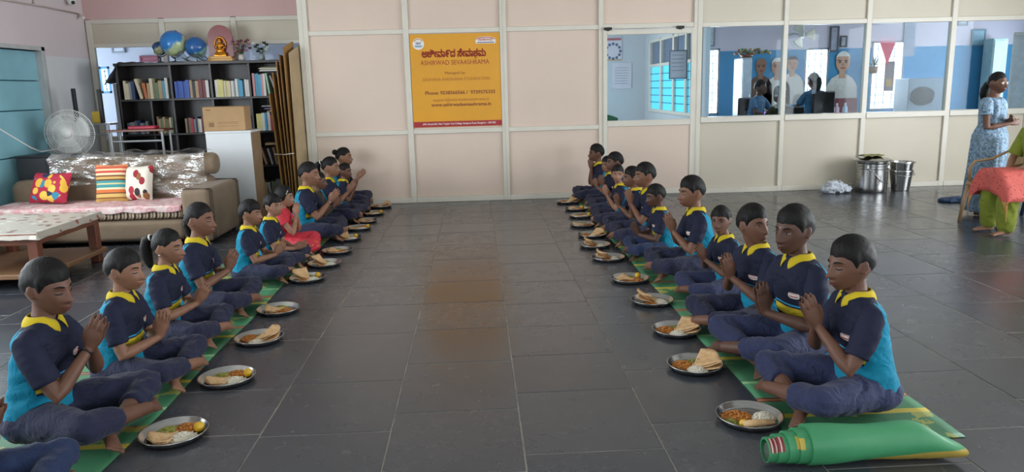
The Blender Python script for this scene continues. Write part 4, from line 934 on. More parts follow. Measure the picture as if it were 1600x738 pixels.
mb = MB(); mb.tube([(FX.x + .02, 9.05, .95), (FX.x - .1, 8.6, .93), (-4.78, 8.3, 1.0), (-5.0, 8.1, 1.25), (-5.15, 7.9, 1.4)], .006, 6); tag(mb.build('fan_cable', plain('cfcfca', .5), smooth=True), 'white cable running from the fan to the left wall', 'cable')
# dark low chest behind the sofa's left end
ch = empty('low_chest', (-4.86, 8.78, 0), label='dark grey low chest behind the sofa left end', cat='chest')
mb = MB(); mb.cbox(-.30, .30, -.13, .13, 0, .86, .006); mb.build('chest_body', plain('3b3c40', .4), ch); mb = MB(); mb.cbox(-.305, .305, -.135, .135, .86, .885, .004); mb.build('lid', plain('2e2f33', .35), ch); mb = MB(); mb.cbox(.02, .29, -.145, -.13, .55, .83, .003); mb.build('drawer_front', plain('2a2a2d', .4), ch)
# metal desk frames parked behind the sofa
GREYM = plain('a9adb0', .35, .6, var=.1); BLKM = plain('1b1c20', .4, .3)
def desk_frame(x0, x1, y, top, label, posts, seat):
    d = empty('school_desk', ((x0 + x1) / 2, y, 0), label=label, cat='desk'); w = (x1 - x0) / 2
    m = MB(); m.cbox(-w, w, -.16, .16, top - .025, top, .004); m.build('desk_top', seat, d)
    for e in (-1, 1):
        m = MB(); m.tube([(e * (w - .04), -.12, 0), (e * (w - .04), -.12, top - .03)], .016, 8); m.build('leg', GREYM, d); m = MB(); m.tube([(e * (w - .04), .12, 0), (e * (w - .04), .12, top - .03)], .016, 8); m.build('leg', GREYM, d)
    m = MB(); m.tube([(-w + .04, -.12, top - .14), (w - .04, -.12, top - .14)], .013, 8); m.build('stretcher', GREYM, d)
    for x, h in posts: m = MB(); m.cbox(x - (x0 + x1) / 2 - .02, x - (x0 + x1) / 2 + .02, -.13, -.09, top - .0, h, .004); m.build('post', BLKM, d)
desk_frame(-5.06, -4.42, 9.52, 1.20, 'pale metal desk frame with black posts behind the fan', [(-4.82, 1.62), (-4.52, 1.60)], GREYM)
desk_frame(-4.40, -3.72, 9.35, 1.12, 'wooden-topped metal desk with one post before the bookshelf', [(-4.24, 1.66)], TEAK)
mb = MB(); mb.cbox(-.05, .05, -.04, .04, 0, .14, .01); yb_ = mb.build('yellow_tin', plain('c9a52a', .5), loc=(-4.5, 9.40, 1.2005) if False else (-4.62, 9.5, 1.2005)); tag(yb_, 'small yellow tin standing on the pale metal desk frame', 'tin')
mb = MB(); mb.cbox(-.16, .16, -.07, .07, 0, .035, .008); rb_ = mb.build('red_folder', plain('b02a44', .5), loc=(-4.02, 9.35, 1.1205)); tag(rb_, 'flat crimson folder lying on the wooden-topped desk', 'folder')
# ------------------------------------------------------------------ mats
def mat_cloth(name, seed):
    t = NT(name); v = t.coord(); x, y, z = t.xyz(v); f = t.math('FRACT', t.math('MULTIPLY', y, 1.35)); n = t.noise(v, 5, 4)
    c = t.ramp(f, [(0, '3a7350'), (.16, '3a7350'), (.17, 'b9a83c'), (.22, 'b9a83c'), (.23, '44805a'), (.40, '44805a'), (.41, '7d2f30'), (.425, '7d2f30'), (.43, 'a89a58'), (.44, 'a89a58'), (.445, '7d2f30'), (.46, '7d2f30'), (.47, '488a62'), (.70, '488a62'), (.71, '86b07c'), (.745, '86b07c'), (.75, '3a7350')], 'CONSTANT')
    c = t.mix(t.math('MULTIPLY', t.math('GREATER_THAN', n, .60), .55), c, lin('b5ac4a')); t.bump(t.math('ADD', t.noise(v, 420, 1), t.math('MULTIPLY', t.noise(v, 8, 2), 3.0)), .25, .006); return t.fin(c, .55)
MATL = mat_cloth('green_woven_mat', 1)
def mat(x0, x1, y0, y1, label, seed):
    m = MB(); nu, nv = 14, 160
    def f(u, v):
        x = lerp(x0, x1, u); y = lerp(y0, y1, v); e = .015 * noise.noise(Vector((y * 1.3, seed, u * 2))); return (x + e, y, .0045 + .0035 * abs(noise.noise(Vector((x * 5, y * 2.2, seed)))))
    m.grid(f, nu, nv, .003); return tag(m.build('floor_mat', MATL, smooth=True, fix=True), label, 'mat')
mat(-2.32, -1.57, 1.9, 9.9, 'long green striped mat under the left row of children', 1)
mat(1.29, 2.02, 2.84, 9.9, 'long green striped mat under the right row of children', 7)
def roll_mat():
    t = NT('green_rolled_mat'); v = t.coord(); x, y, z = t.xyz(v); n = t.noise(v, 4, 3)
    c = t.mix(n, lin('2f7c52'), lin('449664')); low = t.math('LESS_THAN', t.math('ADD', z, t.math('MULTIPLY', x, -.10)), -.052); y1 = t.math('MULTIPLY', low, t.math('GREATER_THAN', x, .05)); c = t.mix(y1, c, lin('b39c48'))
    b = t.math('MULTIPLY', t.math('GREATER_THAN', x, -.355), t.math('LESS_THAN', x, -.30)); st = t.math('GREATER_THAN', t.math('FRACT', t.math('MULTIPLY', x, 60.0)), .35); red = t.mix(st, lin('c9b9a8'), lin('7a2430')); sect = t.math('MULTIPLY', b, t.math('GREATER_THAN', t.math('ADD', z, y), -.055)); sect = t.math('MULTIPLY', sect, t.math('LESS_THAN', t.math('ADD', z, y), .03)); sect = t.math('MULTIPLY', sect, t.math('LESS_THAN', y, 0.0)); c = t.mix(sect, c, red)
    b2 = t.math('MULTIPLY', t.math('GREATER_THAN', x, -.255), t.math('LESS_THAN', x, -.225)); s2 = t.math('MULTIPLY', t.math('MULTIPLY', b2, t.math('GREATER_THAN', z, .012)), t.math('MULTIPLY', t.math('LESS_THAN', z, .05), t.math('LESS_THAN', y, 0.0))); c = t.mix(s2, c, lin('b5a040')); t.bump(t.noise(v, 400, 1), .2, .004); return t.fin(c, .5)
rl = empty('rolled_mat', (1.46, 2.70, .078), label='rolled-up end of the green mat before the nearest right boy', cat='mat')
RM = roll_mat(); mb = MB(); Rr = []
for i in range(26):
    u = i / 25; x = lerp(-.20, .37, u); ry = lerp(.082, .062, u) * (1 + .05 * math.sin(u * 9)); rz = lerp(.078, .070, u) * (1 - .45 * sstep(.80, 1, u)) * (1 + .04 * math.sin(u * 11)); dz = -.030 * sstep(.75, 1, u); ry *= 1 + .30 * sstep(.80, 1, u)
    Rr.append([V(x - .05 * math.cos(a) * sstep(.6, 1, u), ry * math.cos(a) * (1 + .03 * math.sin(a * 3 + u * 6)), max(-.0765, rz * math.sin(a) * (1 + .04 * math.sin(a * 2 + u * 7)) + dz)) for a in (2 * PI * j / 28 for j in range(28))])
mb.rings(Rr); mb.build('outer_wrap', RM, rl, True, auto=40)
for k, (xa, r) in enumerate(((-.245, .071), (-.285, .064), (-.325, .057), (-.36, .050))):
    mb = MB(); mb.rings([[V(x, rr * math.cos(a), max(-.076, rr * math.sin(a) - (.078 - rr) * .55)) for a in (2 * PI * j / 24 for j in range(24))] for x, rr in ((xa, r - .006), (xa, r), (-.19, r), (-.19, r - .006))], cap=False); mb.build('inner_turn', RM, rl, True, auto=40)
mb = MB(); mb.rings([[V(x, .038 * math.cos(a), .038 * math.sin(a) - .026) for a in (2 * PI * j / 20 for j in range(20))] for x in (-.35, -.2)]); mb.build('core', plain('4a5a4e', .9), rl, True)

# ------------------------------------------------------------------ plates of food
def steel():
    t = NT('stainless_steel'); v = t.coord(); n = t.noise(t.mapping(v, (1, 1, 30)), 8, 3); t.b.inputs['Anisotropic'].default_value = .3; return t.fin(t.ramp(n, [(.3, '9a9a9a'), (.7, 'c4c4c2')]), .22, 1.0)
STEEL = steel()
PL = MB(); PL.lathe([(0, .003), (.118, .003), (.130, .006), (.142, .030), (.146, .0315), (.149, .030), (.146, .026), (.134, .001), (.120, 0), (0, 0)], 40); PLATE = PL.mesh('plate', True); PLATE.materials.append(STEEL)
def roti_mat():
    t = NT('toasted_roti'); v = t.coord(); n = t.noise(v, 45, 4); t.bump(n, .4, .004); return t.fin(t.ramp(n, [(.35, 'c79e6c'), (.62, 'd8b68a'), (.70, '9c6c3c')]), .75)
ROTI = roti_mat(); RICE = plain('d8d2c0', .7, var=.1, scale=120, bump=.6, bscale=160); VEG = plain('8a8a3c', .5, var=.4, scale=60, bump=.7, bscale=90); CHICK = plain('b0702c', .4, var=.3, scale=40, bump=.6, bscale=80); YELLOWM = plain('c9a23a', .5, var=.25, scale=60, bump=.6, bscale=120); LEMON = plain('d3a824', .4, var=.08)
def mound(r, h, seed, n=130, gr=.006):
    m = MB(); R_ = random.Random(seed); m.grid(lambda u, v: (r * u * math.cos(2 * PI * v), r * u * .85 * math.sin(2 * PI * v), h * (1 - u * u) * (1 + .25 * noise.noise(Vector((u * 4 * math.cos(6.28 * v), u * 4 * math.sin(6.28 * v), seed)))) + .0005), 6, 18)
    for i in range(n):
        u = math.sqrt(R_.random()); a = R_.random() * 2 * PI; p = V(r * u * math.cos(a), r * u * .85 * math.sin(a), h * (1 - u * u) + gr * .3); m.ball(p, (gr * R_.uniform(.8, 1.5), gr * R_.uniform(.6, 1), gr * .7), 5, 4)
    return m.mesh('mound', True)
M_RICE = [mound(.055, .018, 1, 110, .0042), mound(.05, .02, 2, 110, .0042)]; M_CURRY = [mound(.055, .014, 3, 70, .0065), mound(.048, .016, 4, 60, .007)]; M_VEG = [mound(.045, .012, 5, 80, .0055), mound(.04, .015, 6, 80, .0055)]
for ms, mt in ((M_RICE, RICE), (M_CURRY, CHICK), (M_VEG, VEG)):
    for q in ms: q.materials.append(mt)
def roti_fold(seed, up):        # a flat bread folded in four
    m = MB(); 
    for layer in range(3):
        def f(u, v, layer=layer):
            a = lerp(-.78, .78, v) + .05 * layer; r = u * (.125 + .006 * math.sin(v * 9 + layer)); return (r * math.cos(a) - .05, r * math.sin(a), .004 + layer * .006 + up * u * u * .03 * (1 if layer else .5) + .004 * math.sin(u * 5 + v * 7 + layer + seed))
        m.grid(f, 8, 12, .004)
    me = m.mesh('roti', True); me.materials.append(ROTI); return me
def roti_roll():
    m = MB(); m.tube([(-.06, 0, .016), (0, .004, .017), (.06, 0, .015)], [.020, .017, .013], 14, flat=.7); me = m.mesh('rolled_roti', True); me.materials.append(ROTI); return me
ROTIS = [roti_fold(1, .3), roti_fold(2, 1.3), roti_fold(3, 2.0)]; ROLL = roti_roll()
lm = MB(); lm.ball((0, 0, .019), .0195, 14, 10); LEM = lm.mesh('sweet_ball', True); LEM.materials.append(LEMON)
def plate_set(x, y, i, row, kind):
    w = '%s steel plate from the camera, %s row' % (ORD[i], row); R_ = random.Random(i * 7 + (3 if row == 'left' else 50)); ph = R_.random() * 6.28
    p = obj('plate', PLATE, None); p.location = (x, y, .0012); p.rotation_euler = (0, 0, ph); tag(p, 'round stainless steel plate, %s from the camera in the %s row' % (ORD[i], row), 'plate', 'steel plates of the %s row' % row)
    def put(nm, me, dx, dy, rz, lab, cat, grp, z=.0042, kind_=None, sc=1):
        o = obj(nm, me, None); o.location = (x + dx, y + dy, z); o.rotation_euler = (0, 0, rz); sc *= 1.22; o.scale = (sc, sc, sc); tag(o, lab + ' ' + w, cat, grp, kind_); return o
    if kind == 'A':      # bread at near left, greens, curry, rice, sweet
        put('folded_roti', ROTIS[0], -.02, -.025, 3.9, 'folded roti at the near edge of the', 'bread', 'folded rotis', sc=.82, z=.0055); put('green_vegetables', M_VEG[0], -.045, .045, 1, 'chopped green vegetables on the', 'food', 'vegetable helpings', kind_='stuff'); put('chickpea_curry', M_CURRY[1], .035, .065, 0, 'orange chickpea curry on the', 'food', 'curry helpings', kind_='stuff'); put('rice', M_RICE[0], .045, -.03, .5, 'white curd rice on the', 'food', 'rice helpings', kind_='stuff'); put('sweet_ball', LEM, .10, .035, 0, 'yellow round sweet on the', 'food', 'yellow sweets')
    elif kind == 'B':    # curry left, rice right, rolled bread in front
        put('chickpea_curry', M_CURRY[0], -.05, .03, 0, 'orange chickpea curry on the', 'food', 'curry helpings', kind_='stuff'); put('rice', M_RICE[1], .065, .0, 1, 'white lemon rice on the', 'food', 'rice helpings', kind_='stuff'); put('rolled_roti', ROLL, .01, -.085, .1, 'rolled roti at the near rim of the', 'bread', 'rolled rotis'); put('sweet_ball', LEM, -.055, -.075, 0, 'yellow sweet piece on the', 'food', 'yellow sweets', sc=.8); put('green_vegetables', M_VEG[1], -.09, -.03, 2, 'green vegetables at the rim of the', 'food', 'vegetable helpings', kind_='stuff', sc=.75)
    elif kind == 'C':    # curry, greens behind, bread at right
        put('chickpea_curry', M_CURRY[1], -.06, .03, 0, 'orange chickpea curry on the', 'food', 'curry helpings', kind_='stuff'); put('green_vegetables', M_VEG[0], .01, .06, 0, 'green vegetables at the back of the', 'food', 'vegetable helpings', kind_='stuff', sc=.9); put('rice', M_RICE[0], .0, -.045, 2, 'white rice at the front of the', 'food', 'rice helpings', kind_='stuff', sc=.9); put('folded_roti', ROTIS[1], .040, -.01, .1, 'folded roti at the right edge of the', 'bread', 'folded rotis', sc=.95, z=.010)
    else:                # bread heaped over curry and rice
        put('yellow_rice', M_RICE[1] if kind == 'D' else M_CURRY[1], .05, -.02, ph, 'rice helping on the', 'food', 'rice helpings', kind_='stuff'); put('green_vegetables', M_VEG[1], .0, .065, 0, 'cooked vegetables on the', 'food', 'vegetable helpings', kind_='stuff'); put('folded_roti', ROTIS[2 if kind == 'D' else 0], -.015, .0, R_.uniform(2.6, 3.7), 'folded roti on the left of the', 'bread', 'folded rotis', sc=.9, z=.008)
        put('chickpea_curry', M_CURRY[0], -.02, -.055, 1, 'curry under the bread on the', 'food', 'curry helpings', kind_='stuff', sc=.85)
        if i % 3 == 1: put('sweet_ball', LEM, .075, .06, 0, 'yellow round sweet on the', 'food', 'yellow sweets')
LPX = [(272, 679), (355, 592), (405, 530), (435, 485), (480, 436), (507, 413), (527, 393), (543, 373), (560, 357), (570, 346), (582, 334), (595, 323)]
RPX = [(1171, 653), (1086, 572), (1057, 517), (1019, 471), (984, 437), (950, 404), (929, 384), (925, 368), (911, 352), (908, 338), (901, 327), (887, 316)]
LPOS = [fl(x, y, .012) for x, y in LPX]; RPOS = [fl(x, y, .012) for x, y in RPX]
for i, p in enumerate(LPOS): plate_set(p.x, p.y, i, 'left', 'AACEDDEDAEAC'[i])
for i, p in enumerate(RPOS): plate_set(p.x, p.y, i, 'right', 'BCCDEDDCEAEC'[i])

# ------------------------------------------------------------------ pot, buckets, bag, cloth by the back wall
pt = empty('cooking_pot', (5.28, 9.78, 0), label='large lidded steel cooking pot against the back wall', cat='pot')
mb = MB(); mb.lathe([(0, .012), (.16, .012), (.185, .0), (.195, .02), (.20, .06), (.20, .31), (.205, .315), (.20, .32), (.20, .345), (.205, .35), (.20, .355), (.20, .38), (.185, .40), (.20, .415), (.205, .42), (.19, .42), (.17, .40), (0, .40)], 40); mb.build('vessel', STEEL, pt, True, auto=35)
mb = MB(); mb.lathe([(.0, .475), (.10, .47), (.19, .45), (.235, .435), (.24, .428), (.235, .422), (0, .422)], 40); mb.build('lid', STEEL, pt, True, auto=35)
mb = MB(); mb.tube([(-.14, -.155, .34), (-.10, -.195, .30), (-.02, -.225, .20), (.05, -.222, .145), (.13, -.18, .13)], .006, 6); mb.build('handle', STEEL, pt, True)
for x in (-.14, .14): mb = MB(); mb.cbox(x - .02, x + .02, -.165, -.135, .32, .37, .006); mb.build('handle_lug', STEEL, pt)
mb = MB(); mb.grid(lambda u, v: (5.10 + .28 * u + .0 * v, 9.66 + .16 * v, .482 + .018 * abs(math.sin(u * 8 + v * 3)) + .012 * v * (1 - v)), 20, 8, .008); tag(mb.build('dish_cloth', plain('8a8556', .9), smooth=True, fix=True), 'folded olive cloth lying on the pot lid', 'cloth')
def bucket(z, label, tl):
    b = empty('steel_bucket', (5.70, 9.80, z), label=label, cat='bucket', group='nested steel buckets'); m = MB(); m.lathe([(0, .008), (.10, .008), (.105, 0), (.11, .004), (.145, .26), (.152, .265), (.150, .275), (.143, .27), (.10, .02), (0, .018)], 32); m.build('bucket_body', STEEL, b, True, auto=35)
    m = MB(); m.tube([(-.15, -.02, .25), (-.13, -.10, .24 + tl), (0, -.16, .22 + tl), (.13, -.10, .24 + tl), (.15, -.02, .25)], .005, 6); m.build('handle', STEEL, b, True)
bucket(0, 'lower steel bucket of the nested pair beside the pot', -.02); bucket(.115, 'upper steel bucket nested in the other beside the pot', .03)
t = NT('crumpled_white_plastic'); v = t.coord(); t.bump(t.noise(v, 22, 4, .7), .9, .03); BAGM = t.fin(lin('cfd6e0'), .25)
mb = MB(); mb.ball((0, 0, .05), (.20, .11, .055), 26, 14); mb.ball((-.03, 0, .10), (.12, .08, .06), 20, 12); me = fuse(mb, .012, 1); crumple(me, .035, fold_noise(9, (16, 16, 20))); a = vget(me); a[:, 2] = np.maximum(a[:, 2], .002); vset(me, a); o = obj('plastic_bag', me, BAGM, loc=(4.80, 9.76, 0)); tag(o, 'crumpled white plastic bag on the floor beside the pot', 'bag')
mb = MB(); mb.ball((0, 0, .015), (.28, .14, .03), 28, 10); mb.ball((.2, -.04, .015), (.16, .10, .025), 20, 8); me = fuse(mb, .012, 1); crumple(me, .02, fold_noise(12, (14, 14, 10))); a = vget(me); a[:, 2] = np.maximum(a[:, 2], .002); vset(me, a); o = obj('floor_cloth', me, cloth('1d3350', 'dark_blue_cloth'), loc=(5.86, 8.75, 0)); tag(o, 'dark blue crumpled cloth on the floor near the standing woman', 'cloth')

# ------------------------------------------------------------------ plastic chairs
def plastic_chair(loc, rz, colr, label):
    c = empty('plastic_chair', loc, rz, label=label, cat='chair'); M_ = plain(colr, .35, var=.04)     # faces +x locally
    m = MB(); m.grid(lambda u, v: (-.20 + .42 * u, (-.21 + .42 * v) * (1 - .06 * (1 - u)), .425 - .02 * math.sin(PI * v) * math.sin(PI * min(1, u * 1.1)) - .03 * max(0, u - .85) / .15), 12, 12, .012); m.build('seat', M_, c, True, fix=True)
    m = MB(); m.grid(lambda u, v: (-.20 - .13 * u - .03 * math.sin(PI * v), (-.21 + .42 * v) * (1 - .10 * u), .44 + .42 * u + .03 * math.sin(PI * v) * u), 12, 12, .012); m.build('backrest', M_, c, True, fix=True)
    for x, y, dx, dy in ((.19, -.19, .05, -.03), (.19, .19, .05, .03), (-.19, -.19, -.08, -.03), (-.19, .19, -.08, .03)):
        m = MB(); m.tube([(x, y, .42), (x + dx * .6, y + dy * .6, .2), (x + dx, y + dy, 0)], [.032, .026, .022], 10, flat=.6); m.build('leg', M_, c, True)
    for e in (-1, 1):
        m = MB(); m.tube([(.17, e * .215, .42), (.16, e * .245, .55), (.10, e * .25, .62), (-.08, e * .245, .64), (-.24, e * .215, .72)], [.022, .020, .024, .024, .02], 10, flat=.6); m.build('armrest', M_, c, True)
    return c
plastic_chair((5.30, 7.33, 0), PI + .05, '9c7d58', 'tan moulded plastic chair in front of the standing woman')
plastic_chair((5.36, 6.83, 0), PI, '8f7250', 'brown plastic chair under the seated woman at the right edge')
plastic_chair((6.08, 7.45, 0), -PI / 2, '27354a', 'dark navy plastic chair behind the seated woman')

# ------------------------------------------------------------------ women at the right
def adult(root, Mh, arms, legs, tor, skin, lod=.006, extra=None, feet=()):
    mb = MB(); mb.add([Mh @ Vector(p) for p in _hv_all], _hf_all)
    for e in (-1, 1):
        Me = Mh @ Matrix.Translation((-.010, e * .0725, -.004)) @ Matrix.Rotation(e * math.radians(-22), 4, 'Z'); b0 = MB().ball((0, 0, 0), (.018, .0075, .031), 12, 8); mb.add([Me @ Vector(p) for p in b0.v], b0.f)
    nt = Mh @ Vector((-.012, 0, -.075)); nb = V(tor[-1][1], tor[-1][2], tor[-1][0] - .02); mb.tube([nb, lerp(nb, nt, .5), nt, Mh @ Vector((-.006, 0, -.03))], [.065, .047, .046, .046], 16)
    mb.rings(ell_rings(tor, -.012))
    for sh, el, wr, dd, ww, nn in arms:
        mb.tube([sh, lerp(sh, el, .5), el, lerp(el, wr, .3), wr], [.048, .040, .034, .035, .021], 12, round_ends=True); hand(mb, wr + dd * .008, dd, ww, nn, 1.02, curl=.3)
    for P in legs: mb.tube(P, [.075, .06, .05, .033][:len(P)], 12, round_ends=True)
    for an, d, up in feet: foot(mb, an, d, up, 1.0)
    me = fuse(mb, lod, 2); a = vget(me); a[:, 2] = np.maximum(a[:, 2], .004 - root.location.z); vset(me, a)
    iv = np.array(Mh.inverted()); q = a @ iv[:3, :3].T + iv[:3, 3]; lip = np.exp(-((q[:, 1] / .022) ** 4)) * np.exp(-(((q[:, 2] + .064) / .012) ** 4)) * (q[:, 0] > .06)
    me.attributes.new('lip', 'FLOAT', 'POINT').data.foreach_set('value', lip.astype(np.float32)); obj('body', me, skin, root)
def ell_rings(L, grow=0.0, n=26):
    return [[V(cx + (a + grow) * math.copysign(abs(math.cos(q)) ** .9, math.cos(q)), cy + (b + grow) * math.copysign(abs(math.sin(q)) ** .9, math.sin(q)), z) for q in (2 * PI * j / n for j in range(n))] for z, cx, cy, a, b in L]
def face_bits(root, Mh, open_=True):
    for e in (-1, 1):
        P = [face_pt(e * (.014 + .032 * t), .0235 + .006 * math.sin(PI * t * .8) - .004 * t) + V(.0008, 0, 0) for t in (i / 5 for i in range(6))]; m = MB(); m.tube([Mh @ p for p in P], .002, 5); m.build('eyebrow', HAIR, root, True)
        P = [face_pt(e * (.0175 + .026 * t), .001 - .003 * math.sin(PI * t)) + V(.0012, 0, 0) for t in (i / 6 for i in range(7))]; m = MB(); m.tube([Mh @ p for p in P], .0022, 5); m.build('eyelash', LASH, root, True)
def print_dress():
    t = NT('blue_grey_print_dress'); v = t.coord(); n = t.noise(v, 14, 4); d = t.vor(v, 30); f = t.math('MULTIPLY', t.math('LESS_THAN', t.math('FRACT', t.math('MULTIPLY', n, 7.0)), .36), .7); z = t.xyz(v)[2]
    c = t.mix(f, lin('7f9ab0'), lin('31445c')); c = t.mix(t.math('MULTIPLY', t.math('GREATER_THAN', n, .60), .6), c, lin('55706a')); c = t.mix(t.math('MULTIPLY', t.math('LESS_THAN', z, .42), .5), c, lin('2e4250')); t.bump(t.noise(t.mapping(v, (1, 1, .25)), 22, 3), .5, .02); return t.fin(c, .75)
WD = print_dress()
wp = fl(1534, 337); wo = empty('person', (wp.x + .04, wp.y + .05, 0), -.95, 1.0, 'standing woman in a long blue printed dress with glasses', 'person')
Mh = Matrix.Translation((.02, 0, 1.415)) @ Matrix.Rotation(-.30, 4, 'Z') @ Matrix.Rotation(.06, 4, 'Y')
tor = [(.72, 0, 0, .13, .17), (.86, 0, 0, .125, .165), (.98, 0, 0, .10, .135), (1.10, .005, 0, .11, .148), (1.18, .005, 0, .105, .155), (1.235, -.005, 0, .085, .158), (1.26, -.006, 0, .06, .11), (1.285, -.005, 0, .05, .06)]
arms = []
for e in (-1, 1):
    sh = V(-.01, e * .155, 1.215); wr = V(.17, e * .015, 1.015 + .02 * e); el, wr = ik(sh, wr, .265, .225, V(-.4, e * .6, -.8)); dd = V(.55, -e * .8, .1).normalized(); arms.append((sh, el, wr, dd, V(.2, 0, -1).normalized(), V(-.8, -e * .5, 0).normalized()))
adult(wo, Mh, arms, [[V(0, e * .08, .75), V(.01, e * .08, .45), V(0, e * .08, .25), V(-.01, e * .085, .08)] for e in (-1, 1)], tor, SKIN[2], .008, feet=[(V(-.01, e * .085, .055), V(1, .15 * e, 0), V(0, 0, 1)) for e in (-1, 1)])
face_bits(wo, Mh)
mb = MB(); mb.rings(ell_rings([(.055, 0, 0, .20, .235), (.20, 0, 0, .185, .225), (.45, 0, 0, .165, .205), (.70, 0, 0, .155, .192), (.86, 0, 0, .145, .182)] + tor[2:-1], .012)); me = fuse(mb, .012, 3); crumple(me, .012, fold_noise(3, (13, 13, 2.2))); dro = obj('dress', me, WD, wo)
for (sh, el, wr, *_), e in zip(arms, (-1, 1)):
    mb = MB(); mb.tube([sh + V(0, -e * .05, .01), sh, lerp(sh, el, .25), lerp(sh, el, .5)], [.05, .066, .066, .062], 16); obj('sleeve', fuse(mb, .009, 2), WD, dro)
cap = hair_cap('tied', 21); mb = MB(); mb.add([Mh @ Vector(p) for p in cap.v], cap.f); ho = mb.build('hair', HAIR, wo, True)
mb = MB(); mb.tube([Mh @ Vector(p) for p in ((-.08, 0, .0), (-.115, .01, -.02), (-.135, .015, -.07), (-.145, .015, -.13), (-.15, .015, -.19))], [.03, .034, .045, .042, .018], 12); mb.build('ponytail', HAIR, ho, True)
gm = plain('c9b48a', .2, .9)
for e in (-1, 1):
    mb = MB(); c = face_pt(e * .030, .002) + V(.010, 0, 0); mb.tube([Mh @ (c + V(-.002 * abs(math.cos(a)), .021 * math.cos(a), .016 * math.sin(a))) for a in (2 * PI * i / 20 for i in range(21))], .0016, 5, cap=False); gf = mb.build('glasses_rim', gm, wo, True)
    mb = MB(); mb.tube([Mh @ (c + V(-.002, e * .021, .004)), Mh @ V(.0, e * .078, .008)], .0015, 5); mb.build('glasses_temple', gm, gf, True)
    mb = MB(); mb.lathe([(0, 0), (.019, 0), (.019, .001), (0, .001)], 16, M=Mh @ Matrix.Translation(c) @ Matrix.Rotation(PI / 2, 4, 'Y')); mb.build('lens', glass_mat('lens_glass', 'f4fbff', 3) if e < 0 else bpy.data.materials['lens_glass'], gf, True)
# seated woman in green and red, cut by the right edge of the photo; she faces the aisle
so = empty('person', (5.28, 6.85, 0), PI, 1.0, 'seated woman in green with a red dotted shawl over her lap', 'person')
Mh = Matrix.Translation((.03, 0, 1.17)) @ Matrix.Rotation(.06, 4, 'Y')
tor = [(.45, -.08, 0, .15, .19), (.58, -.09, 0, .135, .175), (.70, -.08, 0, .125, .165), (.84, -.05, 0, .125, .175), (.93, -.035, 0, .115, .182), (.985, -.03, 0, .085, .165), (1.02, -.02, 0, .055, .09), (1.04, -.015, 0, .05, .06)]
arms = []
for e in (-1, 1):
    sh = V(-.03, e * .17, .955); wr = V(.22, e * .06, .62); el, wr = ik(sh, wr, .27, .23, V(-.3, e * .8, -.6)); arms.append((sh, el, wr, V(.8, -.5 * e, -.1).normalized(), V(.3, e * .8, 0).normalized(), V(0, 0, -1)))
LG = [[V(-.08, e * .10, .50), V(.12, e * .12, .515), V(.30, e * .12, .48), V(.32, e * .12, .30), V(.31, e * .12, .09)] for e in (-1, 1)]
adult(so, Mh, arms, [P[2:] for P in LG], tor, SKIN[3], .009, feet=[(P[-1] + V(0, 0, -.03), V(1, .1 * e, 0), V(0, 0, 1)) for P, e in zip(LG, (-1, 1))]); face_bits(so, Mh)
GRN = cloth('79842f', 'lime_green_cloth'); 
def shawl():
    t = NT('red_dotted_shawl'); v = t.coord(); d = t.vor(v, 34); z = t.xyz(v)[2]; c = t.mix(t.math('LESS_THAN', d, .25), lin('c65a50'), lin('8c3438')); c = t.mix(t.math('LESS_THAN', z, .345), c, lin('b88a4a')); t.bump(t.noise(v, 14, 3), .4, .02); return t.fin(c, .75)
mb = MB(); mb.rings(ell_rings(tor[:-1], .012)); me = fuse(mb, .011, 3); crumple(me, .006, fold_noise(4, (10, 10, 12))); ku = obj('tunic', me, GRN, so)
for (sh, el, wr, *_), e in zip(arms, (-1, 1)): mb = MB(); mb.tube([sh + V(0, -e * .05, .01), sh, lerp(sh, el, .4), lerp(sh, el, .9)], [.05, .07, .068, .066], 16); obj('sleeve', fuse(mb, .009, 2), GRN, ku)
mb = MB()
for P in LG: mb.tube(P, [.12, .105, .095, .09, .075], 16, round_ends=True)
me = fuse(mb, .012, 3); crumple(me, .010, fold_noise(6, (12, 12, 8))); a = vget(me); a[:, 2] = np.maximum(a[:, 2], .03); vset(me, a); obj('trousers', me, GRN, so)
mb = MB(); mb.grid(lambda u, v: (-.12 + .56 * min(u, .82) / .82 + .02 * u * math.sin(v * 12), .275 * math.sin((v - .5) * 2.6), .515 + .12 * math.cos((v - .5) * 2.6) - .20 * max(0, abs(v - .5) - .25) / .25 - .22 * max(0, u - .80) / .20), 24, 26, .006); mb.build('shawl', shawl(), so, True, fix=True)
cap = hair_cap('tied', 31); mb = MB(); mb.add([Mh @ Vector(p) for p in cap.v], cap.f); ho = mb.build('hair', HAIR, so, True); mb = MB(); mb.ball(Mh @ V(-.11, 0, -.01), (.045, .045, .045)); mb.build('hair_bun', HAIR, ho, True)
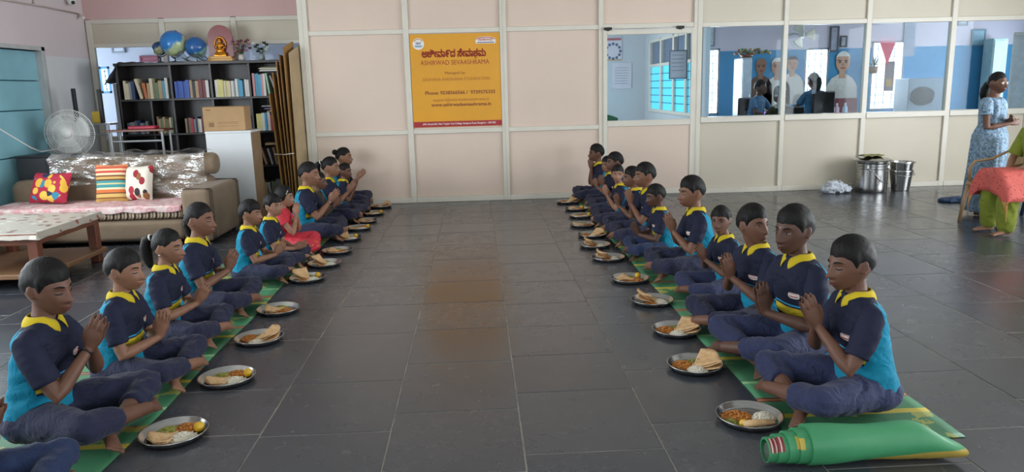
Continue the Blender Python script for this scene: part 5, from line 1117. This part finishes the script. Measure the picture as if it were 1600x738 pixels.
# ------------------------------------------------------------------ children in two rows
KL = [  # px, py of head centre, descriptor, options
 (74, 451, 'nearest boy of the left row, eyes closed, black thread on his wrist', dict(head=(-14, 12, 2), hands=(.195, .37, 26), skin=2, lod=.0044, bare=.48, bangle=BLACK, lean=.06)),
 (194, 424, 'second boy from the camera in the left row, short hair, clasped palms', dict(head=(-8, 6, 0), hands=(.195, .255, 14), skin=1, lod=.0044, lean=.04)),
 (262, 387, 'girl with a ponytail and white hair tie in the left row', dict(head=(-10, 8, 3), hands=(.21, .255, 34), hair='pony', skin=1, lod=.0048, lean=.06)),
 (312, 345, 'girl with a plaited braid sitting before the sofa arm', dict(head=(-12, 4, 0), hands=(.21, .285, 22), hair='braid', skin=0, lod=.0048, lean=.05)),
 (391, 334, 'boy with a long fringe beside the sofa arm, left row', dict(head=(-6, 8, 0), hands=(.24, .24, 38), hair='fringe', skin=1, lod=.0065, lean=.03)),
 (427, 330, 'boy glancing sideways with palms held flat and low, left row', dict(head=(-30, 4, 4), hands=(.24, .18, 68), hair='fringe', skin=3, lod=.0065, lean=.06, eyes='open', gaze=(-.4, 0))),
 (444, 310, 'girl in a red and gold dress with beaded hair, left row', dict(head=(-4, 6, 0), hands=(.17, .42, 8), hair='bob', skin=3, lod=.0065, outfit='dress', lean=.05)),
 (481, 273, 'child with cyan shoulder patch behind the girl in red, left row', dict(head=(-8, 6, 0), hands=(.24, .36, 40), hair='tied', skin=1, lod=.008, bangle=STEEL)),
 (497, 284, 'child in an olive brown jacket in the left row', dict(head=(-4, 10, 0), hands=(.235, .30, 40), hair='pony', skin=2, outfit='jacket', lod=.008)),
 (515, 262, 'third girl from the back wall, left row, hair tied back', dict(head=(-6, 6, 0), hands=(.24, .34, 36), hair='pony', skin=1, lod=.008)),
 (538, 268, 'second girl from the back wall, left row, dark bangs', dict(head=(-22, 10, 4), hands=(.17, .36, 14), hair='tied', skin=2, lod=.008)),
 (536, 246, 'farthest girl of the left row with a hair bun', dict(head=(-6, 4, 0), hands=(.215, .36, 44), hair='bun', skin=1, lod=.008))]
KR = [
 (1330, 414, 'nearest boy of the right row beside the rolled mat, eyes closed', dict(head=(10, 8, 0), hands=(.185, .365, 24), skin=2, lod=.0044, bare=.46, lean=.05, trouser=TROUSER2)),
 (1241, 361, 'tall boy with a forehead mark, second in the right row', dict(head=(14, 6, 0), turn=.22, knees=(.27, .22, .14, .12), hands=(.20, .25, 10), skin=4, lod=.0044, eyes='open', gaze=(-.2, -.8), lean=.05, trouser=TROUSER2)),
 (1176, 352, 'boy turning his head away to the right, third in right row', dict(turn=.25, knees=(.27, .215, .13, .12), head=(100, 2, 0), hands=(.19, .33, 18), skin=5, lod=.0048, eyes='open', gaze=(.3, 0), lean=.05)),
 (1127, 346, 'boy looking at the camera, fourth in the right row', dict(turn=.18, knees=(.27, .215, .12, .12), head=(42, 4, 4), hands=(.20, .32, 26), skin=2, lod=.0048, eyes='open', gaze=(.2, .1), lean=.06, trouser=TROUSER2)),
 (1081, 301, 'tall upright boy in profile, fifth in the right row', dict(head=(12, 8, 0), hands=(.19, .34, 22), skin=0, lod=.0065, lean=.05)),
 (1025, 307, 'boy bowing his head, sixth in the right row', dict(head=(6, 14, 0), hands=(.235, .24, 30), skin=4, lod=.0065, lean=.06, trouser=TROUSER3)),
 (1008, 275, 'taller boy just behind the bowing boy, right row', dict(head=(12, 4, 0), hands=(.19, .37, 16), skin=0, lod=.008, lean=.06)),
 (988, 278, 'boy half hidden behind a taller one, right row', dict(head=(8, 6, 0), hands=(.20, .32, 18), skin=5, lod=.008, lean=.05)),
 (965, 273, 'small boy looking sideways past the camera, right row', dict(head=(78, 4, 0), hands=(.18, .36, 20), skin=3, lod=.008, eyes='open', gaze=(.7, 0), lean=.05)),
 (962, 254, 'boy with black hair behind the small boy, third from back wall', dict(head=(10, 4, 0), hands=(.20, .34, 20), skin=2, lod=.008)),
 (950, 259, 'boy facing the aisle, second from the back wall, right row', dict(head=(40, 6, 0), hands=(.20, .30, 24), skin=1, lod=.008, eyes='open', gaze=(.2, -.3))),
 (933, 240, 'farthest boy of the right row with knuckles at his chin', dict(head=(6, 4, 0), hands=(.13, .42, 8), skin=2, lod=.008))]
KY = {'L': [0.05, .02, .02, .03, .02, .0, .0, .02, .02, .0, .0, .02], 'R': [.08, .05, -.02, .06, .06, .0, .05, .0, -.02, .04, .02, .02]}
for i, (px, py, lab, o) in enumerate(KL):
    Y = LPOS[i].y + KY['L'][i]; p = at(px, py, Y); o = dict(o); tn = o.pop('turn', 0); ln = o.get('lean', .05); hxo = .02 + ln * (.63 / .5) ** 1.5 * .5; sc = max(.86, min(1.16, p.z / .632)); 0 and print('L', i, round(p.x, 2), round(Y, 2), round(p.z, 3))
    rt, Mh = person('person', lab, (p.x - hxo * sc * math.cos(tn), Y + hxo * sc * math.sin(tn), .009), -tn, sc, -1, group='children seated in the left row', seed=i + 1, **o)
    if i == 6:
        for k in range(3): m = MB(); m.ball(Mh @ V(.050 - .004 * k, -.052 - .006 * k, .072 - .014 * k), .0075, 10, 7); m.build('hair_bead', BADGEW, rt, True)
    if i == 2: m = MB(); m.ball(Mh @ V(-.006, -.078, -.040), .006, 10, 7); m.build('earring', STEEL, rt, True)
for i, (px, py, lab, o) in enumerate(KR):
    Y = RPOS[i].y + KY['R'][i]; p = at(px, py, Y); o = dict(o); tn = o.pop('turn', 0); ln = o.get('lean', .05); hxo = .02 + ln * (.63 / .5) ** 1.5 * .5; sc = max(.86, min(1.16, p.z / .632)); 0 and print('R', i, round(p.x, 2), round(Y, 2), round(p.z, 3))
    rt, Mh = person('person', lab, (p.x + hxo * sc * math.cos(tn), Y + hxo * sc * math.sin(tn), .009), PI + tn, sc, 1, group='children seated in the right row', seed=i + 31, **o)
    if i == 1: f = face_pt(0, .030); m = MB(); m.ball(Mh @ (f + V(.0005, 0, 0)), .0035, 8, 6); m.build('forehead_mark', plain('b9a58a', .6), rt, True)
person('person', 'child at the lower left corner, only knee and arm in view', (-1.98, 2.56, .009), .05, 1.0, -1, group='children seated in the left row', seed=77, skin=2, lod=.008, head=(-8, 6, 0), hands=(.2, .33, 25), trouser=TROUSER3, knees=(.30, .24, .15, .12))
# ------------------------------------------------------------------ rooms behind the glass
OFF_Y, RA_Y, RL_Y = 15.2, 13.8, 13.4
def office_paint():
    t = NT('office_two_tone_paint'); g = t.n('NewGeometry').outputs['Position']; z = t.xyz(g)[2]; f = t.noise(g, 1.2, 3)
    a = t.mix(f, lin('2077a6'), lin('3489b2')); b = t.mix(f, lin('b9b2c2'), lin('c9c3ce')); return t.fin(t.mix(t.math('GREATER_THAN', z, 2.10), a, b), .6)
OFFP = office_paint(); LILAC = plain('b9bccb', .7, var=.04, scale=1.5); PALE = plain('c3c9ce', .7, var=.04, scale=1.5)
def holed(name, y, x0, x1, wins, mat, th=.15):
    m = MB(); xs = x0
    for a, b, z0, z1 in sorted(wins): m.box(xs, a, y, y + th, 0, HALL_Z); m.box(a, b, y, y + th, 0, z0); m.box(a, b, y, y + th, z1, HALL_Z); xs = b
    m.box(xs, x1, y, y + th, 0, HALL_Z); return struct(name, m, mat)
def pxwin(x0, x1, y0, y1, Y): a, b = at(x0, (y0 + y1) / 2, Y), at(x1, (y0 + y1) / 2, Y); c, d = at((x0 + x1) / 2, y0, Y), at((x0 + x1) / 2, y1, Y); return (a.x, b.x, d.z, c.z)
OW = [pxwin(1088, 1124, 76, 180, OFF_Y), pxwin(1256, 1294, 75, 158, OFF_Y), pxwin(1360, 1411, 64, 172, OFF_Y)]; LW = [pxwin(156, 173, 104, 146, RL_Y)]
holed('wall_office_far', OFF_Y, 3.15, 11.6, OW, OFFP); holed('wall_left_room_far', RL_Y, -7.7, -2.1, LW, LILAC); holed('wall_small_room_far', RA_Y, .9, 3.2, [], PALE)
m = MB(); m.box(-2.2, -2.1, LP_Y + .06, RL_Y, 0, HALL_Z); struct('wall_left_room_side', m, LILAC)
m = MB(); m.box(-7.7, HALL_X0 - .16, LP_Y, LP_Y + .08, 0, HALL_Z); m.box(-7.7, -7.6, LP_Y + .08, 11.2, 0, HALL_Z); m.box(-7.7, -7.6, 11.2, 13.0, 0, .9); m.box(-7.7, -7.6, 11.2, 13.0, 2.4, HALL_Z); m.box(-7.7, -7.6, 13.0, RL_Y, 0, HALL_Z); struct('wall_left_room_left', m, LILAC)
m = MB(); m.box(.9, 1.0, WALL_Y + .06, 11.0, 0, HALL_Z); m.box(.9, 1.0, 11.0, 13.0, 0, .9); m.box(.9, 1.0, 11.0, 13.0, 2.4, HALL_Z); m.box(.9, 1.0, 13.0, RA_Y, 0, HALL_Z); struct('wall_small_room_left', m, PALE)
m = MB(); m.box(11.5, 11.6, WALL_Y, 11.0, 0, HALL_Z); m.box(11.5, 11.6, 11.0, 14.2, 0, .8); m.box(11.5, 11.6, 11.0, 14.2, 2.5, HALL_Z); m.box(11.5, 11.6, 14.2, OFF_Y, 0, HALL_Z); m.box(HALL_X1, 11.6, WALL_Y, WALL_Y + .06, 0, HALL_Z); struct('wall_office_right', m, OFFP)
area('added_light_small_room', (.86, 12.0, 1.65), (0, -PI / 2, 0), 1.4, 1.9, 60, (.95, .97, 1)); area('added_light_office_side', (11.64, 12.6, 1.65), (0, PI / 2, 0), 1.6, 3.1, 165, (.95, .97, 1)); area('added_light_left_room', (-7.74, 12.1, 1.65), (0, -PI / 2, 0), 1.4, 1.7, 110, (.93, .97, 1))  # added lamps in unseen openings cut for them, brightening rooms behind the glass
def barred(n, w, Y, nx, nz, fm):
    a, b, z0, z1 = w; o = empty('window_%d' % n, ((a + b) / 2, Y, z0)); o['kind'] = 'structure'; hw = (b - a) / 2; h = z1 - z0
    for x in (-hw + .02, hw - .02): m = MB(); m.cbox(x - .02, x + .02, .0, .06, 0, h, .003); m.build('window_frame', fm, o)
    for z in (.02, h - .02): m = MB(); m.cbox(-hw, hw, .0, .06, z - .02, z + .02, .003); m.build('window_frame', fm, o)
    for i in range(1, nx): x = -hw + 2 * hw * i / nx; m = MB(); m.tube([(x, .08, 0), (x, .08, h)], .007, 6); m.build('bar', BLKM, o)
    for i in range(1, nz): z = h * i / nz; m = MB(); m.tube([(-hw, .08, z), (hw, .08, z)], .007, 6); m.build('bar', BLKM, o)
for i, w in enumerate(OW): barred(i + 1, w, OFF_Y, 4, 9, plain('8a8f98', .5))
barred(4, LW[0], RL_Y, 3, 6, plain('5a93b8', .5))
for i, w in enumerate(OW + LW):
    area('daylight_office', ((w[0] + w[1]) / 2, (OFF_Y if i < 3 else RL_Y) + .14, (w[2] + w[3]) / 2), (-PI / 2, 0, 0), w[1] - w[0], w[3] - w[2], 80 if i < 3 else 16, (.93, .97, 1))
# right wall of the small room with glowing blue casements
sw = empty('window_5', (3.12, 0, 0)); sw['kind'] = 'structure'
def lit(name, c, s): 
    t = NT(name); t.b.inputs['Emission Color'].default_value = lin(c); t.b.inputs['Emission Strength'].default_value = s; return t.fin(lin(c), .3)
LITB = lit('glowing_blue_pane', '4fc4e6', .9)  # panes glow by emission in place of daylight behind them
ws = struct('wall_small_room_right', (lambda m: (m.box(3.10, 3.16, WALL_Y + .06, RA_Y, 0, 1.02), m.box(3.10, 3.16, WALL_Y + .06, RA_Y, 2.22, HALL_Z), m.box(3.10, 3.16, WALL_Y + .06, 10.35, 1.02, 2.22), m.box(3.10, 3.16, 13.35, RA_Y, 1.02, 2.22), m)[-1])(MB()), PALE)
ywn = [10.35, 11.05, 11.75, 12.55, 13.35]
for y in ywn: m = MB(); m.cbox(-.05, .03, y - .045, y + .045, 1.02, 2.22, .004); m.build('window_frame', FRAME, sw)
for a, b in zip(ywn, ywn[1:]):
    for z in (1.02, 1.78, 2.19): m = MB(); m.cbox(-.05, .03, a + .045, b - .045, z - .0, z + .05, .004); m.build('window_frame', FRAME, sw)
    m = MB(); m.box(-.006, .006, a + .045, b - .045, 1.07, 1.78); m.build('pane', LITB, sw)
    m = MB(); m.box(-.006, .006, a + .045, b - .045, 1.83, 2.19); m.build('upper_pane', plain('5d6f88', .2), sw)
    for k in range(1, 6): z = 1.07 + .71 * k / 6; m = MB(); m.tube([(-.03, a + .045, z), (-.03, b - .045, z)], .005, 6); m.build('bar', BLKM, sw)
# papers and posters
WPAP = plain('d3d0d8', .7, var=.03)
t = NT('translucent_paper'); tl = t.n('BsdfTranslucent'); tl.inputs[0].default_value = lin('dcd9de'); mx = t.n('MixShader'); mx.inputs[0].default_value = .55; t.set(mx.inputs[1], t.b.outputs[0]); t.set(mx.inputs[2], tl.outputs[0]); t.t.links.new(mx.outputs[0], t.out.inputs[0]); TPAP = t.fin(lin('dcd9de'), .7)
def sheet_on(px0, px1, py0, py1, Y, name, label, cat, mat, parts=()):
    a, b = at(px0, (py0 + py1) / 2, Y), at(px1, (py0 + py1) / 2, Y); c, d = at((px0 + px1) / 2, py0, Y), at((px0 + px1) / 2, py1, Y); w, h = b.x - a.x, c.z - d.z
    o = empty(name, ((a.x + b.x) / 2, Y, (c.z + d.z) / 2), label=label, cat=cat); m = MB(); m.cbox(-w / 2, w / 2, 0, .012, -h / 2, h / 2, .002); m.build('sheet', mat, o)
    for nm, x0, x1, z0, z1, mt in parts: m = MB(); m.box(x0 * w / 2, x1 * w / 2, -.004, .001, z0 * h / 2, z1 * h / 2); m.build(nm, mt, o)
    return o
INK = plain('8a8a9a', .8, var=.05)
lines = [('print_line', -.7, .65, z, z + .03, INK) for z in (.6, .4, .2, 0, -.2, -.4, -.6)]
sheet_on(956, 987, 98, 139, RA_Y - .014, 'notice_paper', 'white typed notice pinned on the small room wall', 'paper', WPAP, lines)
po = sheet_on(944, 972, 58, 95, RA_Y - .014, 'wall_poster', 'round diagram poster with a red heading on the small room wall', 'poster', WPAP, [('heading', -.9, .9, .72, .92, plain('b06a70', .7)), ('footer', -.9, .9, -.98, -.88, plain('b59a50', .7))])
for k in range(12):
    a = 2 * PI * k / 12; m = MB(); m.lathe([(0, 0), (.026, 0), (.026, .004), (0, .004)], 10, M=Matrix.Translation((.13 * math.cos(a), -.001, -.04 + .13 * math.sin(a))) @ Matrix.Rotation(PI / 2, 4, 'X')); m.build('print_dot', plain('5d6a8a', .7), po)
fp = at(1059, 101, 10.24); nf = empty('notice_board', (fp.x, 10.22, fp.z), label='grey framed notice hanging inside the door glass', cat='notice')
for a in ((-.125, -.11, -.19, .19), (.11, .125, -.19, .19), (-.11, .11, .175, .19), (-.11, .11, -.19, -.175)): m = MB(); m.cbox(a[0], a[1], -.008, .008, a[2], a[3], .002); m.build('notice_frame', plain('6c7884', .4), nf)
m = MB(); m.box(-.11, .11, -.003, .004, -.175, .175); m.build('sheet', TPAP, nf)
for z in (.12, .07, .02, -.03, -.08): m = MB(); m.box(-.085, .08, -.005, -.002, z, z + .006); m.build('print_line', INK, nf)
m = MB(); m.tube([(0, .01, .19), (0, .01, 2.2 - fp.z)], .003, 5); m.build('hanging_cord', BLKM, nf)
gc = at(945, 182, 11.4); cgo = empty('green_chair', (gc.x, 11.4, 0), label='green chair back just visible behind the door glass', cat='chair'); m = MB(); m.grid(lambda u, v: (-.2 + .4 * u, .02 * math.sin(PI * u), .45 + .55 * v + .06 * math.sin(PI * u) * v), 8, 8, .02); m.build('backrest', plain('2f6b45', .5), cgo, True, fix=True)
m = MB(); m.cbox(-.21, .21, -.40, .0, .42, .46, .015); m.build('seat', plain('2f6b45', .5), cgo)
for x in (-.18, .18):
    for y in (-.36, -.02): m = MB(); m.tube([(x, y, 0), (x, y, .43)], .016, 8); m.build('leg', GREYM, cgo)
# portraits painted on the office wall
FLESH = [plain('a97f66', .7), plain('8d664f', .7), plain('b98d72', .7)]; PDARK = plain('2a2728', .7); PWHITE = plain('cfcac2', .7); PMAR = plain('7d2a35', .7); PBRN = plain('5d4538', .7)
def portrait(px, py, hh, robe, low, hairm, fl_, label, cap_=False):
    c = at(px, py, OFF_Y - .012); o = empty('wall_portrait', (c.x, OFF_Y - .012, c.z), label=label, cat='mural', group='painted portraits on the blue office wall'); r = hh
    def disc(nm, pts, y, mt): m = MB(); m.prism(pts, -y, -y + .004); m.build(nm, mt, o, fix=True)
    e = lambda cx, cz, a, b, n=22: [(cx + a * math.cos(t), cz + b * math.sin(t)) for t in (2 * PI * i / n for i in range(n))]
    disc('robe', [(-1.7 * r, -5.2 * r), (1.7 * r, -5.2 * r), (1.6 * r, -2.4 * r), (1.1 * r, -1.6 * r), (.4 * r, -1.2 * r), (-.4 * r, -1.2 * r), (-1.1 * r, -1.6 * r), (-1.6 * r, -2.4 * r)], .002, robe)
    if low: disc('lower_robe', [(-1.75 * r, -6.4 * r), (1.8 * r, -6.4 * r), (1.7 * r, -3.6 * r), (-1.65 * r, -3.6 * r)], .006, low)
    disc('neck', [(-.35 * r, -1.6 * r), (.35 * r, -1.6 * r), (.32 * r, -.7 * r), (-.32 * r, -.7 * r)], .0055, fl_); disc('head', e(0, 0, .72 * r, r), .008, fl_)
    disc('hair', [(.74 * r * math.cos(t), .30 * r + .76 * r * math.sin(t)) for t in (PI * i / 14 for i in range(15))] + [(-.5 * r, .56 * r), (.5 * r, .56 * r)], .012, hairm)
    for s_ in (-1, 1): disc('eyebrow', [(s_ * .15 * r, .18 * r), (s_ * .5 * r, .2 * r), (s_ * .5 * r, .10 * r), (s_ * .15 * r, .08 * r)], .0125, PDARK); disc('eye', e(s_ * .32 * r, -.03 * r, .13 * r, .06 * r, 12), .0122, PDARK)
    disc('nose', [(-.07 * r, -.1 * r), (.07 * r, -.1 * r), (.14 * r, -.36 * r), (-.14 * r, -.36 * r)], .0122, FLESH[1]); disc('mouth', e(0, -.58 * r, .26 * r, .07 * r, 12), .0122, PMAR)
portrait(1189, 104, .15, PBRN, None, FLESH[1], FLESH[1], 'painted portrait of a bald figure in brown, leftmost on the blue wall'); portrait(1215, 104, .17, PWHITE, None, PWHITE, FLESH[0], 'painted portrait of a white-robed figure at the glass mullion'); portrait(1238, 100, .155, PWHITE, None, PDARK, FLESH[2], 'painted portrait of a dark-haired figure in a brown coat beside window'); portrait(1317, 97, .20, PWHITE, PMAR, PWHITE, FLESH[2], 'largest painted portrait, white shirt and maroon wrap, between two windows')
def frame_pic(px0, px1, py0, py1, Y, label, inner='8f9aa6', dark='4d4a50'):
    a, b, z0, z1 = pxwin(px0, px1, py0, py1, Y); o = empty('picture_frame', ((a + b) / 2, Y - .02, (z0 + z1) / 2), label=label, cat='picture'); w, h = (b - a) / 2, (z1 - z0) / 2; t_ = .03; fm = plain(dark, .4)
    for q in ((-w, -w + t_, -h, h), (w - t_, w, -h, h), (-w + t_, w - t_, h - t_, h), (-w + t_, w - t_, -h, -h + t_)): m = MB(); m.cbox(q[0], q[1], -.015, .015, q[2], q[3], .003); m.build('frame', fm, o)
    m = MB(); m.box(-w + t_, w - t_, -.004, .008, -h + t_, h - t_); m.build('print', plain(inner, .5, var=.25, scale=9), o)
frame_pic(1099, 1117, 38, 73, OFF_Y, 'pale framed picture above the leftmost office window', 'b9bcc4', '7d7d86'); frame_pic(1296, 1310, 41, 81, OFF_Y, 'tall dark framed picture above the largest portrait', '8a8d9c'); frame_pic(1312, 1323, 56, 74, OFF_Y, 'small dark framed picture beside the tall one', '8a93a0'); frame_pic(1495, 1512, 28, 40, OFF_Y, 'small framed picture high in the last glass bay', 'a9b0b8', '7d8388'); frame_pic(1517, 1539, 46, 72, OFF_Y, 'pale blue framed sheet on the wall of the last bay', '8fb4c6', '6a8a98')
frame_pic(175, 196, 72, 83, RL_Y, 'white framed certificate on the wall of the left room', 'c4c8d2', '9096a2'); frame_pic(219, 248, 87, 97, RL_Y, 'reddish framed board on the wall behind the globes', '9a5a66', '8a4a58')
# wall fan, cupboard, desks, cooler and people in the office
wf = at(1252, 55, 14.6); fo = empty('wall_fan', (wf.x, 14.6, wf.z), label='white wall fan high up behind the second glass bay', cat='fan'); m = MB(); m.tube([(0, 0, 0), (0, .3, .05), (0, .58, .05)], .02, 8); m.build('bracket', PLA, fo, True); m = MB(); m.ball((0, -.03, 0), (.06, .07, .06)); m.build('motor', PLA, fo, True)
for k in range(3):
    a0 = 2 * PI * k / 3; m = MB(); m.grid(lambda u, v: ((.04 + .2 * u) * math.cos(a0 + (v - .5) * 1.1), -.09 + .05 * (v - .5), (.04 + .2 * u) * math.sin(a0 + (v - .5) * 1.1)), 5, 6, .004); m.build('blade', plain('d8d4c8', .3), fo, True, fix=True)
m = MB(); m.tube([(.27 * math.cos(a), -.08, .27 * math.sin(a)) for a in (2 * PI * i / 28 for i in range(29))], .006, 6, cap=False); m.build('cage_ring', PLA, fo, True)
c0 = at(1168, 90, 14.4); cu = empty('steel_cupboard', (c0.x, 14.4, 0), label='pale grey steel cupboard inside the office', cat='cupboard'); m = MB(); m.cbox(-.09, .09, 0, .5, 0, c0.z, .02); m.build('carcass', plain('aab2bd', .4), cu); m = MB(); m.cbox(-.085, .085, -.02, 0, .05, c0.z - .03, .006); m.build('door', plain('b4bcc6', .4), cu); m = MB(); m.tube([(.05, -.03, 1.1), (.05, -.03, 1.25)], .008, 6); m.build('handle', STEEL, cu)
R_ = random.Random(5); gl_ = empty('flower_basket', (c0.x + .15, 14.6, c0.z), label='basket of dried flowers on the office cupboard', cat='basket')
m = MB(); m.lathe([(0, 0), (.10, 0), (.14, .07), (.12, .07), (0, .03)], 14, c=(-.1, 0, 0.001)); m.build('basket', TEAK, gl_, True)
for k in range(26): m = MB(); m.ball((-.1 + R_.uniform(-.2, .42), R_.uniform(-.1, .1), .08 + R_.random() * .08), (.04, .035, .03), 7, 5); m.build('blossom', plain(R_.choice(('8a7a52', '6f7a4a', '9a6a50', 'b0a078')), .8), gl_, True)
def office_desk(px, Y, w, label):
    c = at(px, 170, Y); d = empty('office_desk', (c.x, Y, 0), label=label, cat='desk'); m = MB(); m.cbox(-w / 2, w / 2, -.3, .3, .72, .75, .004); m.build('desk_top', plain('8b8f98', .4), d)
    for x in (-w / 2 + .05, w / 2 - .05): m = MB(); m.cbox(x - .02, x + .02, -.28, .28, 0, .72, .003); m.build('side_panel', plain('7a7f88', .5), d)
    return c
c1 = office_desk(1204, 12.6, .9, 'grey office desk with the laptop'); c2 = office_desk(1290, 13.7, 1.4, 'grey office desk before the large portrait')
lp_ = empty('laptop', (at(1206, 165, 12.6).x, 12.55, .7505), -.5, label='open laptop with a lit violet screen on the office desk', cat='laptop'); m = MB(); m.cbox(-.17, .17, -.12, .12, 0, .02, .004); m.build('keyboard_base', BLACK, lp_); m = MB(); m.cbox(-.17, .17, .11, .125, .02, .25, .003); m.build('lid', BLACK, lp_); m = MB(); m.box(-.155, .155, .106, .1095, .035, .235); m.build('screen', lit('lit_screen', 'b48ad0', 1.0), lp_)
def sitter(px, py, Y, rz, label, outfit, hair, stool, **k):
    p = at(px, py, Y); zb = p.z - .632 * 1.15; person('person', label, (p.x, Y, zb), rz, 1.15, -1, outfit=outfit, hair=hair, lod=.011, seed=int(px), pose='desk', skin=2, **k)
    s_ = empty('office_chair', (p.x, Y, 0), rz, label=stool, cat='chair'); m = MB(); m.cbox(-.22, .22, -.23, .23, zb - .07, zb - .002, .02); m.build('seat', PDARK, s_, True); m = MB(); m.cbox(-.27, -.22, -.2, .2, zb + .12, zb + .55, .02); m.build('backrest', PDARK, s_, True); m = MB(); m.cbox(-.255, -.235, -.03, .03, zb - .05, zb + .14, .004); m.build('back_bracket', GREYM, s_); m = MB(); m.tube([(0, 0, .05), (0, 0, zb - .07)], .03, 10); m.build('column', GREYM, s_, True)
    for q in range(5): a = 2 * PI * q / 5; m = MB(); m.tube([(0, 0, .06), (.25 * math.cos(a), .25 * math.sin(a), .03)], [.025, .018], 8, round_ends=True); m.build('leg', BLKM, s_, True)
sitter(1183, 137, 13.45, -1.0, 'office worker in a blue shirt sitting at the lit laptop', 'office', 'short', 'black office chair under the laptop user')
sitter(1223, 148, 11.5, 1.9, 'office worker with dark hair turned away near the mullion', 'jacket', 'short', 'black office chair near the glass mullion')
sitter(1275, 126, 12.4, 1.7, 'woman with long hair seen from behind against the bright window', 'office', 'pony', 'black office chair before the bright window')
for i, (px, c) in enumerate(((1307, 'c9a0a8'), (1320, 'a9b4c8'))):
    b = at(px, 178, 10.19); bo = empty('small_bottle', (b.x, 10.19, .0), label=['pinkish small bottle on the ledge inside the glass', 'bluish small bottle on the ledge inside the glass'][i], cat='bottle'); bo.location.z = 1.0405; m = MB(); m.lathe([(0, 0), (.03, 0), (.032, .01), (.032, .07), (.012, .095), (.012, .11), (0, .11)], 14); m.build('bottle_body', plain(c, .3), bo, True); m = MB(); m.lathe([(0, .11), (.014, .11), (.014, .13), (0, .13)], 12); m.build('cap', WHT, bo, True)
m = MB(); m.cbox(3.05, 8.3, WALL_Y + .05, WALL_Y + .16, 1.0, 1.04, .003); struct('trim_1', m, FRAME)
# things in the third and fourth bays
def mk_box(px0, px1, py0, py1, Y, d, name, label, cat, colr):
    a, b, z0, z1 = pxwin(px0, px1, py0, py1, Y); o = empty(name, ((a + b) / 2, Y, max(0, z0)), label=label, cat=cat); m = MB(); m.cbox(-(b - a) / 2, (b - a) / 2, 0, d, 0, z1 - max(0, z0), .01); m.build('body', plain(colr, .45), o); return o, (b - a) / 2, z1 - max(0, z0)
o, w, h = mk_box(1413, 1475, 122, 330, 14.2, .5, 'air_cooler', 'grey room cooler with a dark oval grille behind the third bay', 'cooler', '7d8f9e'); m = MB(); m.lathe([(0, 0), (.24, 0), (.24, .015), (0, .02)], 26, M=Matrix.Translation((-.12, -.001, h - .34)) @ Matrix.Rotation(PI / 2, 4, 'X') @ Matrix.Scale(.75, 4, (0, 1, 0))); m.build('grille', plain('23282e', .5), o)
o, w, h = mk_box(1540, 1563, 60, 330, 14.8, .3, 'cupboard', 'tall pale green cupboard in the last glass bay', 'cupboard', 'a9c4c4'); m = MB(); m.cbox(-w + .02, w - .02, -.015, 0, .06, h - .04, .004); m.build('door', plain('b4cccb', .45), o); m = MB(); m.tube([(w - .07, -.025, 1.1), (w - .07, -.025, 1.25)], .007, 6); m.build('handle', STEEL, o)
o, w, h = mk_box(1572, 1660, 52, 330, 11.2, .04, 'display_board', 'large plain white board behind the last glass bay', 'board', 'dcdad6'); m = MB(); m.cbox(-w - .02, w + .02, -.012, -.002, h - .03, h + .02, .003); m.build('top_rail', FRAME, o)
sheet_on(1412, 1430, 32, 88, OFF_Y - .02, 'paper_calendar', 'hanging paper calendar in the third glass bay', 'calendar', plain('98a4b4', .7, var=.15, scale=14), [('print_line', -.8, .8, z, z + .08, INK) for z in (.6, .3, 0, -.3, -.6)])
sheet_on(1382, 1397, 96, 142, OFF_Y - .03, 'hanging_poster', 'dark patterned poster hanging before the third bay window', 'poster', plain('6d5a5a', .7, var=.3, scale=14), [('print_patch', -.6, .6, -.7, -.2, plain('b08a4a', .7))])
a = at(1386, 78, OFF_Y - .04); m = MB(); m.prism([(-.16, .14), (.16, .14), (.10, -.05), (.02, -.30), (-.06, -.10)], 0, .008); fo = m.build('red_pennant', plain('c22a4a', .7), loc=(a.x, OFF_Y - .05, a.z), fix=True); tag(fo, 'red pointed pennant across the third bay window', 'pennant')
a = at(1365, 104, OFF_Y - .15); hp = empty('hanging_plant', (a.x, OFF_Y - .15, a.z), label='hanging pot of green leaves at the third bay window edge', cat='plant'); m = MB(); m.lathe([(0, -.14), (.07, -.14), (.09, 0), (.075, 0), (0, -.03)], 14); m.build('pot', plain('8a6a48', .6), hp, True)
for k in range(16): q = V(R_.uniform(-.11, .11), R_.uniform(-.07, .07), R_.uniform(.02, .2)); m = MB(); m.tube([(0, 0, -.02), q * .6 + V(0, 0, .02), q], [.004, .02, .004], 5, flat=.3); m.build('leaf', plain('4a6b42', .6), hp, True)
m = MB(); m.tube([(0, 0, 0), (0, .14, .5)], .004, 5); m.build('hanging_cord', BLKM, hp)
